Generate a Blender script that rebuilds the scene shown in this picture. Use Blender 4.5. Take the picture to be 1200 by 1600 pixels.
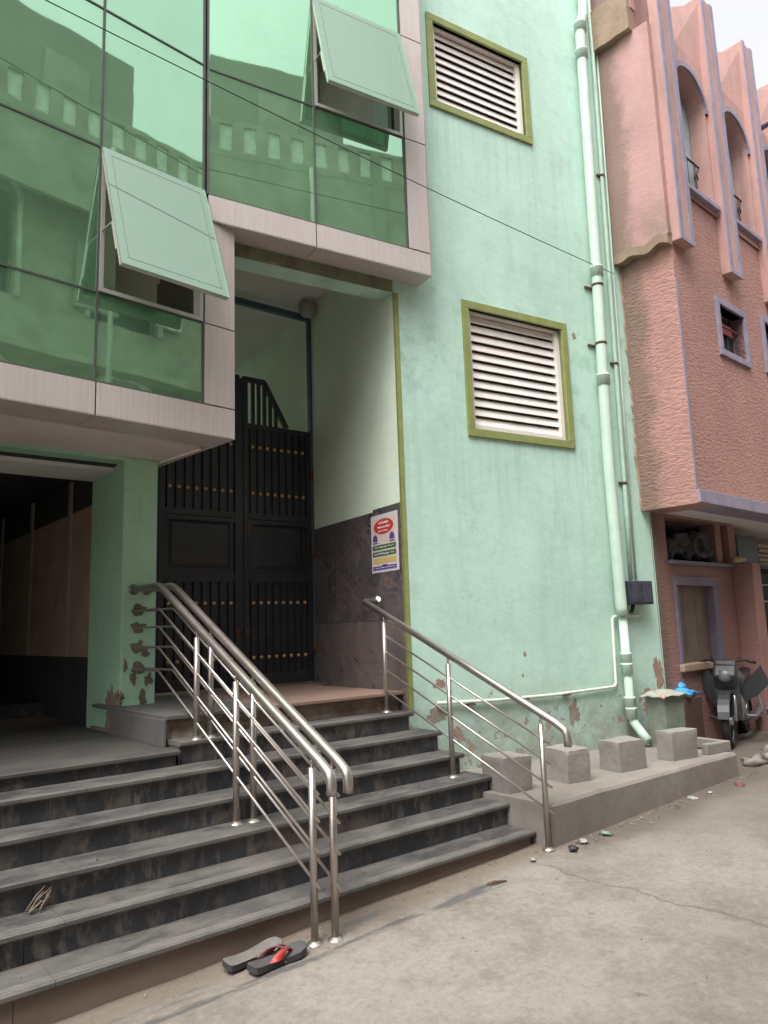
import bpy, bmesh, math, random
from mathutils import Matrix, Vector, noise as mnoise
random.seed(7)
rad = math.radians
for o in list(bpy.data.objects): bpy.data.objects.remove(o)
scene = bpy.context.scene
COL = scene.collection

# ------------------------------------------------------------------ camera
cam_d = bpy.data.cameras.new('camera'); cam = bpy.data.objects.new('camera', cam_d); COL.objects.link(cam)
cam.location = (0, 0, 1.5)
PITCH, ROLL = rad(8.9), rad(-1.95)
cam.matrix_world = Matrix.Translation((0, 0, 1.5)) @ Matrix.Rotation(rad(90) + PITCH, 4, 'X') @ Matrix.Rotation(ROLL, 4, 'Z')
cam_d.sensor_fit = 'VERTICAL'; cam_d.sensor_height = 36.0; cam_d.sensor_width = 27.0
cam_d.lens = 36.0 * 1155 / 1600
cam_d.clip_end = 2000
scene.camera = cam
# ------------------------------------------------------------------ world and sun (overcast day)
SUN_EL, SUN_AZ = rad(62), rad(205)
w = bpy.data.worlds.new('World'); scene.world = w; w.use_nodes = True
wn = w.node_tree; bg = wn.nodes['Background']
sky = wn.nodes.new('ShaderNodeTexSky'); sky.sky_type = 'NISHITA'; sky.sun_disc = False
sky.sun_elevation = SUN_EL; sky.sun_rotation = SUN_AZ; sky.dust_density = 6; sky.air_density = 1.0
hs = wn.nodes.new('ShaderNodeHueSaturation'); hs.inputs['Saturation'].default_value = 0.06
wn.links.new(sky.outputs[0], hs.inputs['Color']); wn.links.new(hs.outputs[0], bg.inputs['Color'])
bg.inputs['Strength'].default_value = 0.15
sd = bpy.data.lights.new('sun', 'SUN'); sd.energy = 0.5; sd.angle = rad(25); sd.color = (1, 0.94, 0.87)
so = bpy.data.objects.new('sun', sd); COL.objects.link(so)
dirv = Vector((math.sin(SUN_AZ) * math.cos(SUN_EL), math.cos(SUN_AZ) * math.cos(SUN_EL), math.sin(SUN_EL)))
so.rotation_euler = dirv.to_track_quat('Z', 'Y').to_euler(); so.location = dirv * 50
scene.view_settings.view_transform = 'Standard'; scene.view_settings.look = 'None'
scene.view_settings.exposure = 1.4; scene.view_settings.gamma = 1
scene.render.engine = 'CYCLES'
scene.cycles.max_bounces = 8; scene.cycles.transparent_max_bounces = 12

# ------------------------------------------------------------------ frames of the site: X along a facade, Y into it
def frame(x, y, yaw, z=0): return Matrix.Translation((x, y, z)) @ Matrix.Rotation(rad(90 - yaw), 4, 'Z')
FS = frame(-0.411, 3.909, 50.2)      # steps
FG = frame(-1.352, 5.300, 59.4)      # green plaster wall
FR = frame(-1.239, 5.108, 59.4)      # glazed bay above the entrance
FL = frame(-1.071, 5.272, 45.8)      # glazed bay on the left
FW = frame(0.152, 6.189, -31.6)      # entrance side wall (X runs inward)
FT = frame(-0.744, 7.643, 52.5)      # gate
FP = frame(3.112, 7.244, 48.0)       # pink building, projecting storeys
FQ = frame(2.820, 7.770, 48.0)       # pink building, ground floor wall
ID = Matrix.Identity(4)
def SP(s, n, z=0): return FS @ Vector((s, n, z))
GSL = 0.028
def gz(s): return -0.02 + GSL * s     # height of the street along the steps

# ------------------------------------------------------------------ materials
class NT:
    def __init__(self, name):
        self.m = bpy.data.materials.new(name); self.m.use_nodes = True
        self.t = self.m.node_tree; self.b = self.t.nodes['Principled BSDF']
        self.tc = self.t.nodes.new('ShaderNodeTexCoord').outputs['Object']
    def node(self, typ, ins=None, **props):
        n = self.t.nodes.new(typ)
        for k, v in props.items(): setattr(n, k, v)
        for k, v in (ins or {}).items(): self.put(n.inputs[k], v)
        return n
    def put(self, sock, v):
        if isinstance(v, bpy.types.NodeSocket): self.t.links.new(v, sock)
        else:
            if isinstance(v, tuple) and len(v) == 3 and sock.type == 'RGBA': v = v + (1,)
            sock.default_value = v
    def vec(self, sc=(1, 1, 1), rot=(0, 0, 0), loc=(0, 0, 0)):
        return self.node('ShaderNodeMapping', {'Vector': self.tc, 'Scale': sc, 'Rotation': rot, 'Location': loc}).outputs[0]
    def noise(self, scale, detail=5, rough=0.55, vec=None, dist=0):
        return self.node('ShaderNodeTexNoise', {'Vector': vec or self.tc, 'Scale': scale, 'Detail': detail, 'Roughness': rough, 'Distortion': dist}).outputs[0]
    def ramp(self, f, *st):
        r = self.node('ShaderNodeValToRGB', {'Fac': f}); e = r.color_ramp.elements
        for i, (p, c) in enumerate(st):
            el = e[i] if i < 2 else e.new(p)
            el.position = p; c = (c, c, c) if isinstance(c, (int, float)) else c; el.color = c + (1,)
        return r.outputs[0]
    def mix(self, f, a, b, mode='MIX'):
        n = self.node('ShaderNodeMix', data_type='RGBA', blend_type=mode)
        self.put(n.inputs[0], f); self.put(n.inputs[6], a); self.put(n.inputs[7], b); return n.outputs[2]
    def math(self, op, a, b=0.0, c=None, clamp=False):
        n = self.node('ShaderNodeMath', operation=op, use_clamp=clamp); self.put(n.inputs[0], a); self.put(n.inputs[1], b)
        if c is not None: self.put(n.inputs[2], c)
        return n.outputs[0]
    def sep(self): 
        return self.node('ShaderNodeSeparateXYZ', {'Vector': self.tc}).outputs
    def rng(self, v, a, b, c=0.0, d=1.0, smooth=True):
        return self.node('ShaderNodeMapRange', {'Value': v, 'From Min': a, 'From Max': b, 'To Min': c, 'To Max': d},
                         interpolation_type='SMOOTHSTEP' if smooth else 'LINEAR').outputs[0]
    def bump(self, h, st=0.5, dist=0.01, nrm=None):
        i = {'Height': h, 'Strength': st, 'Distance': dist}
        if nrm is not None: i['Normal'] = nrm
        return self.node('ShaderNodeBump', i).outputs[0]
    def done(self, col, rough=0.7, metal=0.0, nrm=None, spec=None):
        self.put(self.b.inputs['Base Color'], col); self.put(self.b.inputs['Roughness'], rough); self.put(self.b.inputs['Metallic'], metal)
        if nrm is not None: self.put(self.b.inputs['Normal'], nrm)
        if spec is not None: self.put(self.b.inputs['Specular IOR Level'], spec)
        return self.m

def mul(c, k): return tuple(x * k for x in c)
def simple(name, col, rough=0.7, metal=0.0, var=0.25, scale=6, bump=0.15, bscale=40, spec=None):
    g = NT(name); n1 = g.noise(scale, 6); n2 = g.noise(scale * 9, 3)
    c = g.mix(g.ramp(n1, (0.3, 0), (0.7, 1)), mul(col, 1 - var), mul(col, 1 + var * 0.6))
    c = g.mix(g.math('MULTIPLY', n2, 0.5), c, mul(col, 1 - var * 0.8))
    return g.done(c, rough, metal, g.bump(g.noise(bscale, 4), bump, 0.004), spec)

def green_plaster(name, base, stain=0.5, low=True, lowtop=1.15):
    g = NT(name); x, y, z = g.sep()
    big = g.noise(0.9, 6, 0.6); mid = g.noise(4, 7, 0.65); fine = g.noise(28, 5, 0.6)
    c = g.mix(g.ramp(big, (0.3, 0), (0.7, 1)), mul(base, 0.88), mul(base, 1.06))
    fd = g.noise(11, 7, 0.75, g.vec((0.8, 0.8, 1.6)))
    c = g.mix(g.math('MULTIPLY', g.ramp(fd, (0.50, 0), (0.68, 1)), 0.30 * stain + 0.05), c, mul(base, 0.62))
    c = g.mix(g.math('MULTIPLY', g.ramp(fd, (0.33, 1), (0.45, 0)), 0.22), c, mul(base, 1.25))
    c = g.mix(g.math('MULTIPLY', g.ramp(mid, (0.52, 0), (0.78, 1)), 0.35 * stain), c, (0.17, 0.25, 0.18))
    # rain streaks
    st = g.noise(2.2, 6, 0.6, g.vec((3.2, 3.2, 0.28)))
    c = g.mix(g.math('MULTIPLY', g.ramp(st, (0.52, 0), (0.75, 1)), 0.28 * stain), c, (0.16, 0.22, 0.16))
    # darker algae blotches in a band where the wall stays damp
    bl = g.noise(3.0, 8, 0.72, g.vec((1, 1, 1), loc=(3, 1, 2)))
    zb = g.math('MULTIPLY', g.rng(z, 0.3, -0.1), g.rng(z, -1.5, -0.9))
    if low: c = g.mix(g.math('MULTIPLY', g.math('MULTIPLY', g.ramp(bl, (0.5, 0), (0.68, 1)), zb), 0.45), c, (0.15, 0.24, 0.17))
    st2 = g.noise(3.0, 6, 0.65, g.vec((5, 5, 0.22), loc=(2, 5, 1)))
    zd = g.math('ADD', g.math('MULTIPLY', g.rng(z, -2.7, -1.4), g.rng(z, -1.30, -1.36)), g.math('MULTIPLY', g.rng(z, 0.8, 1.9), g.rng(z, 1.95, 1.90)))
    if low: c = g.mix(g.math('MULTIPLY', g.math('MULTIPLY', g.ramp(st2, (0.50, 0), (0.62, 1)), zd), 0.15), c, (0.17, 0.22, 0.17))
    vo = g.node('ShaderNodeTexVoronoi', {'Vector': g.node('ShaderNodeVectorMath', {0: g.tc, 1: g.node('ShaderNodeTexNoise', {'Vector': g.tc, 'Scale': 3.0, 'Detail': 4}).outputs[1]}, operation='ADD').outputs[0], 'Scale': 0.9}, feature='DISTANCE_TO_EDGE').outputs[0]
    ck = g.math('MULTIPLY', g.ramp(vo, (0.0, 1), (0.006, 0)), g.ramp(g.noise(0.8, 3, 0.5, g.vec((1, 1, 1), loc=(6, 2, 3))), (0.52, 0), (0.58, 1)))
    c = g.mix(g.math('MULTIPLY', ck, 0.16), c, (0.14, 0.20, 0.16))
    sp = g.noise(60, 2, 0.5)
    c = g.mix(g.math('MULTIPLY', g.ramp(sp, (0.68, 0), (0.74, 1)), 0.35), c, (0.12, 0.17, 0.12))
    h = g.math('ADD', g.math('MULTIPLY', fine, 0.5), mid)
    if low:
        zl = g.rng(z, lowtop - 4.554, lowtop - 4.554 - 0.55)
        dirt = g.math('MULTIPLY', g.math('ADD', zl, 0.0), g.ramp(g.noise(3.5, 7, 0.7), (0.35, 0.1), (0.65, 1)))
        c = g.mix(g.math('MULTIPLY', dirt, 0.7), c, (0.21, 0.21, 0.165))
        sd2 = g.math('MULTIPLY', g.rng(z, 0.75 - 4.554, 0.35 - 4.554), g.ramp(g.noise(2.2, 7, 0.7, g.vec((1, 1, 1), loc=(1, 8, 2))), (0.35, 0.2), (0.6, 1)))
        c = g.mix(g.math('MULTIPLY', sd2, 0.75), c, (0.22, 0.205, 0.17))
        zp = g.rng(z, lowtop - 4.554 + 0.15, lowtop - 4.554 - 0.75)
        pe = g.math('ADD', g.noise(5.5, 6, 0.62, g.vec((1, 1, 1), loc=(7, 3, 1))), g.math('MULTIPLY', zp, 0.17))
        pm = g.ramp(pe, (0.745, 0), (0.76, 1))
        c = g.mix(pm, c, g.mix(g.noise(14, 4), (0.30, 0.19, 0.15), (0.33, 0.30, 0.25)))
        h = g.math('SUBTRACT', h, g.math('MULTIPLY', pm, 1.2))
    return g.done(c, 0.78, 0, g.bump(h, 0.5, 0.008), 0.3)

MINT = (0.51, 0.715, 0.615)
m_wall = green_plaster('mint_plaster', MINT)
m_wallin = green_plaster('pale_green_plaster', (0.68, 0.78, 0.64), 0.12, False)
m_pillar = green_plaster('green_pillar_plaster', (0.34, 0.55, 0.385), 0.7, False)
m_olive = simple('olive_paint', (0.26, 0.295, 0.10), 0.6, var=0.2, scale=9)
m_clad = None
def cladding():
    g = NT('brushed_cladding')
    st = g.noise(9, 4, 0.5, g.vec((7, 7, 0.25))); sm = g.noise(2.5, 5, 0.6)
    c = g.mix(g.ramp(st, (0.35, 0), (0.68, 1)), (0.53, 0.46, 0.435), (0.59, 0.525, 0.50))
    c = g.mix(g.math('MULTIPLY', g.ramp(sm, (0.5, 0), (0.72, 1)), 0.3), c, (0.40, 0.34, 0.31))
    dr = g.noise(5, 5, 0.6, g.vec((5, 5, 0.5), loc=(4, 4, 4)))
    c = g.mix(g.math('MULTIPLY', g.ramp(dr, (0.62, 0), (0.72, 1)), 0.35), c, (0.34, 0.28, 0.25))
    return g.done(c, g.ramp(sm, (0.3, 0.35), (0.7, 0.55)), 0.15, g.bump(st, 0.08, 0.002))
m_clad = cladding()
m_joint = simple('dark_joint', (0.035, 0.032, 0.03), 0.9, bump=0)
m_soffit = simple('dusty_soffit_plaster', (0.66, 0.58, 0.53), 0.85, var=0.15, scale=2)
m_ceiling = simple('grey_ceiling_plaster', (0.72, 0.69, 0.68), 0.9, var=0.12, scale=2)
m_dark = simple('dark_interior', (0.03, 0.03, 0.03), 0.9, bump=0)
m_room = simple('room_plaster', (0.72, 0.73, 0.62), 0.9, var=0.3, scale=1.2)
m_alu = simple('aluminium_frame', (0.50, 0.48, 0.44), 0.4, 0.3, var=0.15)
m_mull = simple('dark_gasket', (0.09, 0.10, 0.09), 0.6, 0.2, var=0.2)

def glass(name, refl, tint, haze, dust=0.25, fac=0.6):
    g = NT(name); t = g.t; t.nodes.remove(g.b); out = t.nodes['Material Output']
    n = g.noise(1.4, 3, 0.5); nr = g.bump(n, 0.045, 0.02)
    gl = g.node('ShaderNodeBsdfGlossy', {'Color': refl, 'Roughness': 0.02, 'Normal': nr})
    tr = g.node('ShaderNodeBsdfTransparent', {'Color': tint})
    df = g.node('ShaderNodeBsdfDiffuse', {'Color': haze})
    m1 = g.node('ShaderNodeMixShader', {0: fac}); t.links.new(tr.outputs[0], m1.inputs[1]); t.links.new(gl.outputs[0], m1.inputs[2])
    d = g.noise(3, 7, 0.65, g.vec((1, 1, 0.5))); sp = g.ramp(g.noise(26, 2, 0.5), (0.70, 0), (0.73, 1))
    df_f = g.math('ADD', g.math('MULTIPLY', g.ramp(d, (0.25, 0.7), (0.75, 1.15)), dust), g.math('MULTIPLY', sp, 0.12), clamp=True)
    m2 = g.node('ShaderNodeMixShader', {0: df_f}); t.links.new(m1.outputs[0], m2.inputs[1]); t.links.new(df.outputs[0], m2.inputs[2])
    t.links.new(m2.outputs[0], out.inputs[0]); return g.m
m_glass = glass('green_reflective_glass', (0.49, 0.81, 0.585), (0.20, 0.46, 0.22), (0.23, 0.41, 0.25), 0.28, 0.78)
m_glass2 = glass('dusty_green_glass', (0.50, 0.66, 0.54), (0.48, 0.68, 0.54), (0.34, 0.44, 0.36), 0.26, 0.50)

m_seal = simple('grey_green_seal', (0.16, 0.25, 0.19), 0.6, bump=0)
def granite(name, lo, hi, rough=0.55, dust=(0.25, 0.22, 0.19), da=0.4, grooves=False):
    g = NT(name); big = g.noise(1.8, 7, 0.65, g.vec((0.6, 1, 1))); fine = g.noise(120, 2, 0.6)
    c = g.mix(g.ramp(big, (0.3, 0), (0.7, 1)), lo, hi)
    c = g.mix(g.math('MULTIPLY', fine, 0.35), c, mul(hi, 1.25))
    d = g.noise(5, 8, 0.7, g.vec((0.5, 1, 1), loc=(2, 2, 2)))
    c = g.mix(g.math('MULTIPLY', g.ramp(d, (0.45, 0), (0.7, 1)), da), c, dust)
    sc = g.noise(7, 5, 0.6, g.vec((1, 9, 9), rot=(0, 0, 0.6)))
    c = g.mix(g.math('MULTIPLY', g.ramp(sc, (0.66, 0), (0.70, 1)), 0.25), c, mul(dust, 1.3))
    return g.done(c, g.ramp(d, (0.3, rough - 0.12), (0.7, rough + 0.2)), 0, g.bump(g.noise(30, 5), 0.15, 0.003))
def tread_mat():
    g = NT('worn_tread_stone'); x, y, z = g.sep(); big = g.noise(2.4, 8, 0.7, g.vec((0.6, 1, 1))); fine = g.noise(90, 3, 0.7)
    c = g.mix(g.ramp(big, (0.42, 0), (0.60, 1)), (0.030, 0.031, 0.032), (0.095, 0.090, 0.084))
    d = g.noise(6, 8, 0.75, g.vec((0.6, 1, 1), loc=(2, 2, 2))); c = g.mix(g.math('MULTIPLY', g.ramp(d, (0.46, 0), (0.60, 1)), 0.70), c, (0.150, 0.130, 0.112))
    f = g.math('MULTIPLY', g.math('FRACT', g.math('DIVIDE', g.math('SUBTRACT', y, 0.1545), 0.225)), 0.225)
    nz = g.math('MULTIPLY', g.rng(f, 0.055, 0.012), g.ramp(g.noise(5, 6, 0.7, g.vec((0.5, 1, 1))), (0.38, 0.15), (0.62, 1)))
    c = g.mix(g.math('MULTIPLY', nz, 0.55), c, (0.15, 0.138, 0.125))
    bk = g.math('MULTIPLY', g.rng(f, 0.205, 0.225), 0.5); c = g.mix(g.math('MULTIPLY', bk, g.ramp(d, (0.35, 0.2), (0.6, 1))), c, (0.125, 0.10, 0.085))
    ln = g.math('ADD', g.math('ADD', *[g.rng(g.math('ABSOLUTE', g.math('SUBTRACT', f, q)), 0.0055, 0.002) for q in (0.028, 0.046)]), g.rng(g.math('ABSOLUTE', g.math('SUBTRACT', f, 0.064)), 0.0055, 0.002))
    c = g.mix(g.math('MULTIPLY', g.math('MULTIPLY', ln, g.rng(z, 0.33, 0.25)), g.ramp(g.noise(3, 6, 0.7, g.vec((0.4, 1, 1), loc=(4, 4, 4))), (0.38, 0.25), (0.58, 0.9))), c, (0.27, 0.255, 0.235))
    sc = g.noise(7, 5, 0.6, g.vec((1, 9, 9), rot=(0, 0, 0.6))); c = g.mix(g.math('MULTIPLY', g.ramp(sc, (0.64, 0), (0.68, 1)), 0.35), c, (0.20, 0.185, 0.17))
    c = g.mix(g.math('MULTIPLY', fine, 0.3), c, (0.11, 0.105, 0.10))
    return g.done(c, g.ramp(d, (0.3, 0.5), (0.7, 0.78)), 0, g.bump(g.math('ADD', fine, big), 0.25, 0.003))
m_tread = tread_mat()
def riser_mat():
    g = NT('black_riser_stone'); x, y, z = g.sep()
    big = g.noise(2.2, 7, 0.65); st = g.noise(5, 7, 0.7, g.vec((2.6, 1, 0.9)))
    c = g.mix(g.ramp(big, (0.35, 0), (0.7, 1)), (0.020, 0.021, 0.026), (0.052, 0.052, 0.060))
    c = g.mix(g.math('MULTIPLY', g.ramp(st, (0.50, 0), (0.62, 1)), g.ramp(g.noise(0.9, 3), (0.40, 0.1), (0.56, 0.85))), c, (0.15, 0.13, 0.112))
    p = g.noise(3.3, 7, 0.7, g.vec((1, 1, 1), loc=(5, 5, 5)))
    c = g.mix(g.math('MULTIPLY', g.ramp(p, (0.53, 0), (0.60, 1)), 0.6), c, (0.14, 0.115, 0.095))
    return g.done(c, g.ramp(p, (0.3, 0.3), (0.7, 0.6)), 0, g.bump(g.noise(25, 4), 0.1, 0.002))
m_riser = riser_mat()
m_landing = granite('landing_stone', (0.035, 0.035, 0.034), (0.078, 0.073, 0.067), 0.6, (0.115, 0.095, 0.08), 0.6)
m_redriser = granite('brown_cement_riser', (0.115, 0.078, 0.062), (0.19, 0.14, 0.115), 0.85, (0.24, 0.20, 0.165), 0.5)
m_redfloor = granite('reddish_platform_stone', (0.14, 0.10, 0.085), (0.27, 0.165, 0.125), 0.6, (0.25, 0.20, 0.17), 0.4)
m_greyslab = granite('grey_stone_slab', (0.06, 0.06, 0.058), (0.115, 0.11, 0.103), 0.6, (0.15, 0.13, 0.11), 0.5)
def marble(name, lo, hi, vein):
    g = NT(name); a = g.noise(2.4, 8, 0.7, None, 1.2); v = g.math('ABSOLUTE', g.math('SUBTRACT', g.noise(1.7, 8, 0.62, g.vec((1, 1, 1.3), loc=(3, 1, 4)), 1.6), 0.5))
    v2 = g.math('ABSOLUTE', g.math('SUBTRACT', g.noise(4.5, 6, 0.6, g.vec((1, 1, 1.3), rot=(0.5, 0.3, 0)), 0.9), 0.52))
    c = g.mix(g.ramp(a, (0.35, 0), (0.65, 1)), lo, hi)
    c = g.mix(g.math('MULTIPLY', g.ramp(v, (0.0, 1), (0.022, 0)), 0.6), c, vein)
    c = g.mix(g.math('MULTIPLY', g.ramp(v2, (0.0, 1), (0.012, 0)), 0.45), c, vein)
    return g.done(c, g.ramp(a, (0.3, 0.22), (0.7, 0.4)), 0, g.bump(a, 0.03, 0.002))
m_tile = marble('dark_grey_veined_marble', (0.055, 0.050, 0.054), (0.115, 0.103, 0.105), (0.24, 0.16, 0.13))
m_tile2 = marble('brown_grey_veined_marble', (0.095, 0.080, 0.078), (0.17, 0.142, 0.135), (0.26, 0.18, 0.15))

def concrete(name, a, b, stain=0.4, rough=0.85, sc=1.0, bst=0.4):
    g = NT(name); big = g.noise(1.1 * sc, 8, 0.65); mid = g.noise(6 * sc, 7, 0.7); fine = g.noise(70 * sc, 4, 0.6)
    c = g.mix(g.ramp(big, (0.35, 0), (0.68, 1)), a, b)
    c = g.mix(g.math('MULTIPLY', g.ramp(mid, (0.48, 0), (0.75, 1)), stain), c, mul(a, 0.62))
    c = g.mix(g.math('MULTIPLY', fine, 0.3), c, mul(b, 1.2))
    return g.done(c, rough, 0, g.bump(g.math('ADD', g.math('MULTIPLY', fine, 0.4), mid), bst, 0.006), 0.25)
m_conc = concrete('rough_concrete', (0.17, 0.150, 0.130), (0.255, 0.23, 0.205), 0.55)
m_block = concrete('cement_block', (0.20, 0.185, 0.168), (0.29, 0.27, 0.248), 0.5, sc=2.2)
m_brkn = concrete('broken_mortar', (0.12, 0.08, 0.06), (0.30, 0.24, 0.20), 0.6, sc=3, bst=1.0)

m_scar = concrete('dark_bare_plaster', (0.085, 0.070, 0.058), (0.20, 0.165, 0.14), 0.5, sc=3, bst=0.8)
def ground_mat():
    g = NT('street_concrete'); x, y, z = g.sep()
    big = g.noise(0.55, 8, 0.62); mid = g.noise(3.2, 8, 0.7); fine = g.noise(45, 6, 0.65); gr = g.noise(160, 2, 0.6)
    c = g.mix(g.ramp(big, (0.42, 0), (0.58, 1)), (0.180, 0.152, 0.126), (0.268, 0.243, 0.210))
    c = g.mix(g.math('MULTIPLY', g.ramp(mid, (0.48, 0), (0.66, 1)), 0.50), c, (0.145, 0.122, 0.102))
    c = g.mix(g.math('MULTIPLY', g.ramp(g.noise(11, 6, 0.7), (0.50, 0), (0.66, 1)), 0.35), c, (0.31, 0.29, 0.255))
    c = g.mix(g.math('MULTIPLY', g.ramp(gr, (0.55, 0), (0.72, 1)), 0.25), c, (0.12, 0.10, 0.09))
    sk = g.noise(26, 7, 0.8, g.vec((1, 1, 1), loc=(4, 9, 0)))
    c = g.mix(g.math('MULTIPLY', g.ramp(sk, (0.50, 0), (0.62, 1)), 0.30), c, (0.115, 0.097, 0.082))
    c = g.mix(g.math('MULTIPLY', g.ramp(sk, (0.36, 1), (0.46, 0)), 0.28), c, (0.36, 0.33, 0.29))
    pit = g.ramp(g.noise(7, 3, 0.5, g.vec((1, 1, 1), loc=(9, 9, 0))), (0.70, 0), (0.74, 1))
    c = g.mix(g.math('MULTIPLY', pit, 0.6), c, (0.12, 0.10, 0.085))
    wob = g.math('MULTIPLY', g.math('SUBTRACT', g.noise(2.2, 5, 0.6), 0.5), 0.34)
    # brown dirt collected in front of the first riser
    dn = g.math('ADD', y, wob)
    c = g.mix(g.math('MULTIPLY', g.rng(dn, -0.10, 0.14), 0.75), c, (0.15, 0.115, 0.09))
    # grey cement smears parallel with the steps
    def smear(y0, wd, x0, x1, amt, seed, col):
        nn = g.noise(2.6, 6, 0.7, g.vec((0.7, 3.5, 1), loc=(seed, seed, 0)))
        a = g.math('ABSOLUTE', g.math('SUBTRACT', g.math('ADD', y, g.math('MULTIPLY', wob, 0.35)), y0))
        msk = g.math('MULTIPLY', g.rng(a, wd, wd * 0.35), g.ramp(nn, (0.43, 0), (0.52, 1)))
        msk = g.math('MULTIPLY', msk, g.math('MULTIPLY', g.rng(x, x0, x0 + 0.15), g.rng(x, x1, x1 - 0.15)))
        return g.mix(g.math('MULTIPLY', msk, amt), c, col)
    c = smear(-0.115, 0.035, -1.6, 1.25, 0.85, 2.0, (0.085, 0.085, 0.085))
    c = smear(-0.13, 0.06, 0.6, 1.3, 0.85, 8.0, (0.10, 0.10, 0.10))
    c = smear(-0.00, 0.06, -1.3, -0.5, 0.8, 4.0, (0.10, 0.105, 0.105))
    c = smear(0.05, 0.04, 0.05, 0.6, 0.8, 6.0, (0.11, 0.11, 0.11))
    # shallow crack running out from the ledge corner
    cx = g.math('SUBTRACT', x, g.math('ADD', 1.62, g.math('MULTIPLY', g.math('SUBTRACT', g.noise(1.3, 7, 0.6), 0.5), 0.55)))
    cr = g.math('MULTIPLY', g.rng(g.math('ABSOLUTE', cx), 0.020, 0.003), g.rng(y, 0.0, -0.15))
    c = g.mix(g.math('MULTIPLY', cr, 0.45), c, (0.10, 0.085, 0.07))
    # earth colour beyond the crack, darker towards the ledge
    ea = g.math('MULTIPLY', g.rng(g.math('ADD', x, wob), 1.7, 3.2), g.rng(g.math('ADD', y, g.math('MULTIPLY', wob, 2)), -1.3, -0.1))
    c = g.mix(g.math('MULTIPLY', ea, 0.65), c, (0.145, 0.12, 0.10))
    lf = g.math('MULTIPLY', g.rng(g.math('ADD', y, g.math('MULTIPLY', wob, 1.2)), -0.36, -0.12), g.rng(x, 1.7, 2.3))
    c = g.mix(g.math('MULTIPLY', lf, 0.7), c, (0.10, 0.082, 0.068))
    h = g.math('ADD', g.math('MULTIPLY', fine, 0.35), g.math('SUBTRACT', mid, g.math('MULTIPLY', cr, 0.8)))
    return g.done(c, 0.88, 0, g.bump(g.math('ADD', h, g.math('MULTIPLY', sk, 0.8)), 0.55, 0.012), 0.2)
m_ground = ground_mat()

def steel():
    g = NT('stainless_steel'); n = g.noise(8, 5, 0.6); d = g.noise(3, 5, 0.6)
    c = g.mix(g.ramp(n, (0.35, 0), (0.7, 1)), (0.40, 0.355, 0.32), (0.47, 0.425, 0.39))
    return g.done(c, g.ramp(d, (0.3, 0.36), (0.7, 0.42)), 0.88)
m_steel = steel()
m_gate = simple('black_gate_paint', (0.030, 0.029, 0.038), 0.42, var=0.4, scale=5, bump=0.1)
m_gateblue = simple('dark_blue_grey_paint', (0.06, 0.10, 0.14), 0.5, var=0.3)
m_brass = simple('brass_stud', (0.75, 0.46, 0.20), 0.5, 0.4, var=0.2)
m_rust = simple('rusty_hinge', (0.13, 0.055, 0.03), 0.8, var=0.4, scale=20)
m_white = simple('cream_louvre_paint', (0.80, 0.73, 0.69), 0.5, var=0.12, scale=8)
def bluglass():
    g = NT('louvre_backing'); n = g.noise(5, 4)
    return g.done(g.mix(n, (0.03, 0.035, 0.05), (0.10, 0.095, 0.10)), 0.6)
m_back = bluglass()
m_stripw = simple('dusty_beige_strip', (0.30, 0.25, 0.21), 0.7, var=0.2)
m_pipe = simple('mint_painted_pipe', (0.54, 0.70, 0.58), 0.45, var=0.15, scale=5)
m_pipe2 = simple('pale_pipe', (0.60, 0.66, 0.55), 0.45, var=0.15, scale=6)
m_box = simple('black_meter_box', (0.05, 0.055, 0.075), 0.5, var=0.5, scale=14)
m_black = simple('black_plastic', (0.018, 0.018, 0.02), 0.5, var=0.3)
m_cable = simple('black_cable', (0.02, 0.025, 0.025), 0.7, bump=0)

def pink(name, base, rough_st, grime=0.5, hs_=1.0, lipstain=False):
    g = NT(name); x, y, z = g.sep()
    big = g.noise(0.9, 6, 0.6); st = g.noise(14 * hs_, 5, 0.6, g.vec((1, 1, 2.6)), 0.6); mid = g.noise(3, 7, 0.7)
    c = g.mix(g.ramp(big, (0.32, 0), (0.68, 1)), mul(base, 0.86), mul(base, 1.1))
    c = g.mix(g.math('MULTIPLY', g.ramp(st, (0.3, 1), (0.6, 0)), 0.45 * rough_st), c, mul(base, 0.55))
    c = g.mix(g.math('MULTIPLY', g.ramp(mid, (0.5, 0), (0.75, 1)), 0.35 * grime), c, (0.25, 0.17, 0.13))
    rs = g.noise(2, 6, 0.65, g.vec((3, 3, 0.3), loc=(1, 4, 0)))
    c = g.mix(g.math('MULTIPLY', g.ramp(rs, (0.5, 0), (0.72, 1)), 0.5 * grime), c, (0.20, 0.14, 0.12))
    # black mould where the two houses meet
    wx = g.math('ADD', y, g.math('MULTIPLY', g.math('SUBTRACT', g.noise(2.5, 7, 0.7), 0.5), 0.5))
    mo = g.math('MULTIPLY', g.rng(wx, 0.28, 0.46), g.rng(g.math('ABSOLUTE', x), 0.35, 0.2))
    c = g.mix(g.math('MULTIPLY', mo, 0.6), c, (0.13, 0.115, 0.085))
    if lipstain: c = g.mix(g.math('MULTIPLY', g.math('MULTIPLY', g.rng(z, 6.2, 5.4), g.rng(x, 0.02, -0.02)), g.ramp(g.noise(2.4, 7, 0.7), (0.42, 0.0), (0.62, 0.85))), c, (0.25, 0.195, 0.135))
    return g.done(c, 0.85, 0, g.bump(st, 0.15 + 0.75 * rough_st, 0.02), 0.25)
PINK = (0.56, 0.25, 0.20)
m_pinkr = pink('rough_pink_render', (0.46, 0.255, 0.222), 1.0, 0.5)
m_pinks = pink('smooth_pink_paint', (0.52, 0.315, 0.285), 0.12, 0.8)
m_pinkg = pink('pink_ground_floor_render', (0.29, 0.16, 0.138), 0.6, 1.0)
m_pinkl = pink('stained_pink_paint', (0.50, 0.30, 0.285), 0.12, 0.7, lipstain=True)
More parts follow.
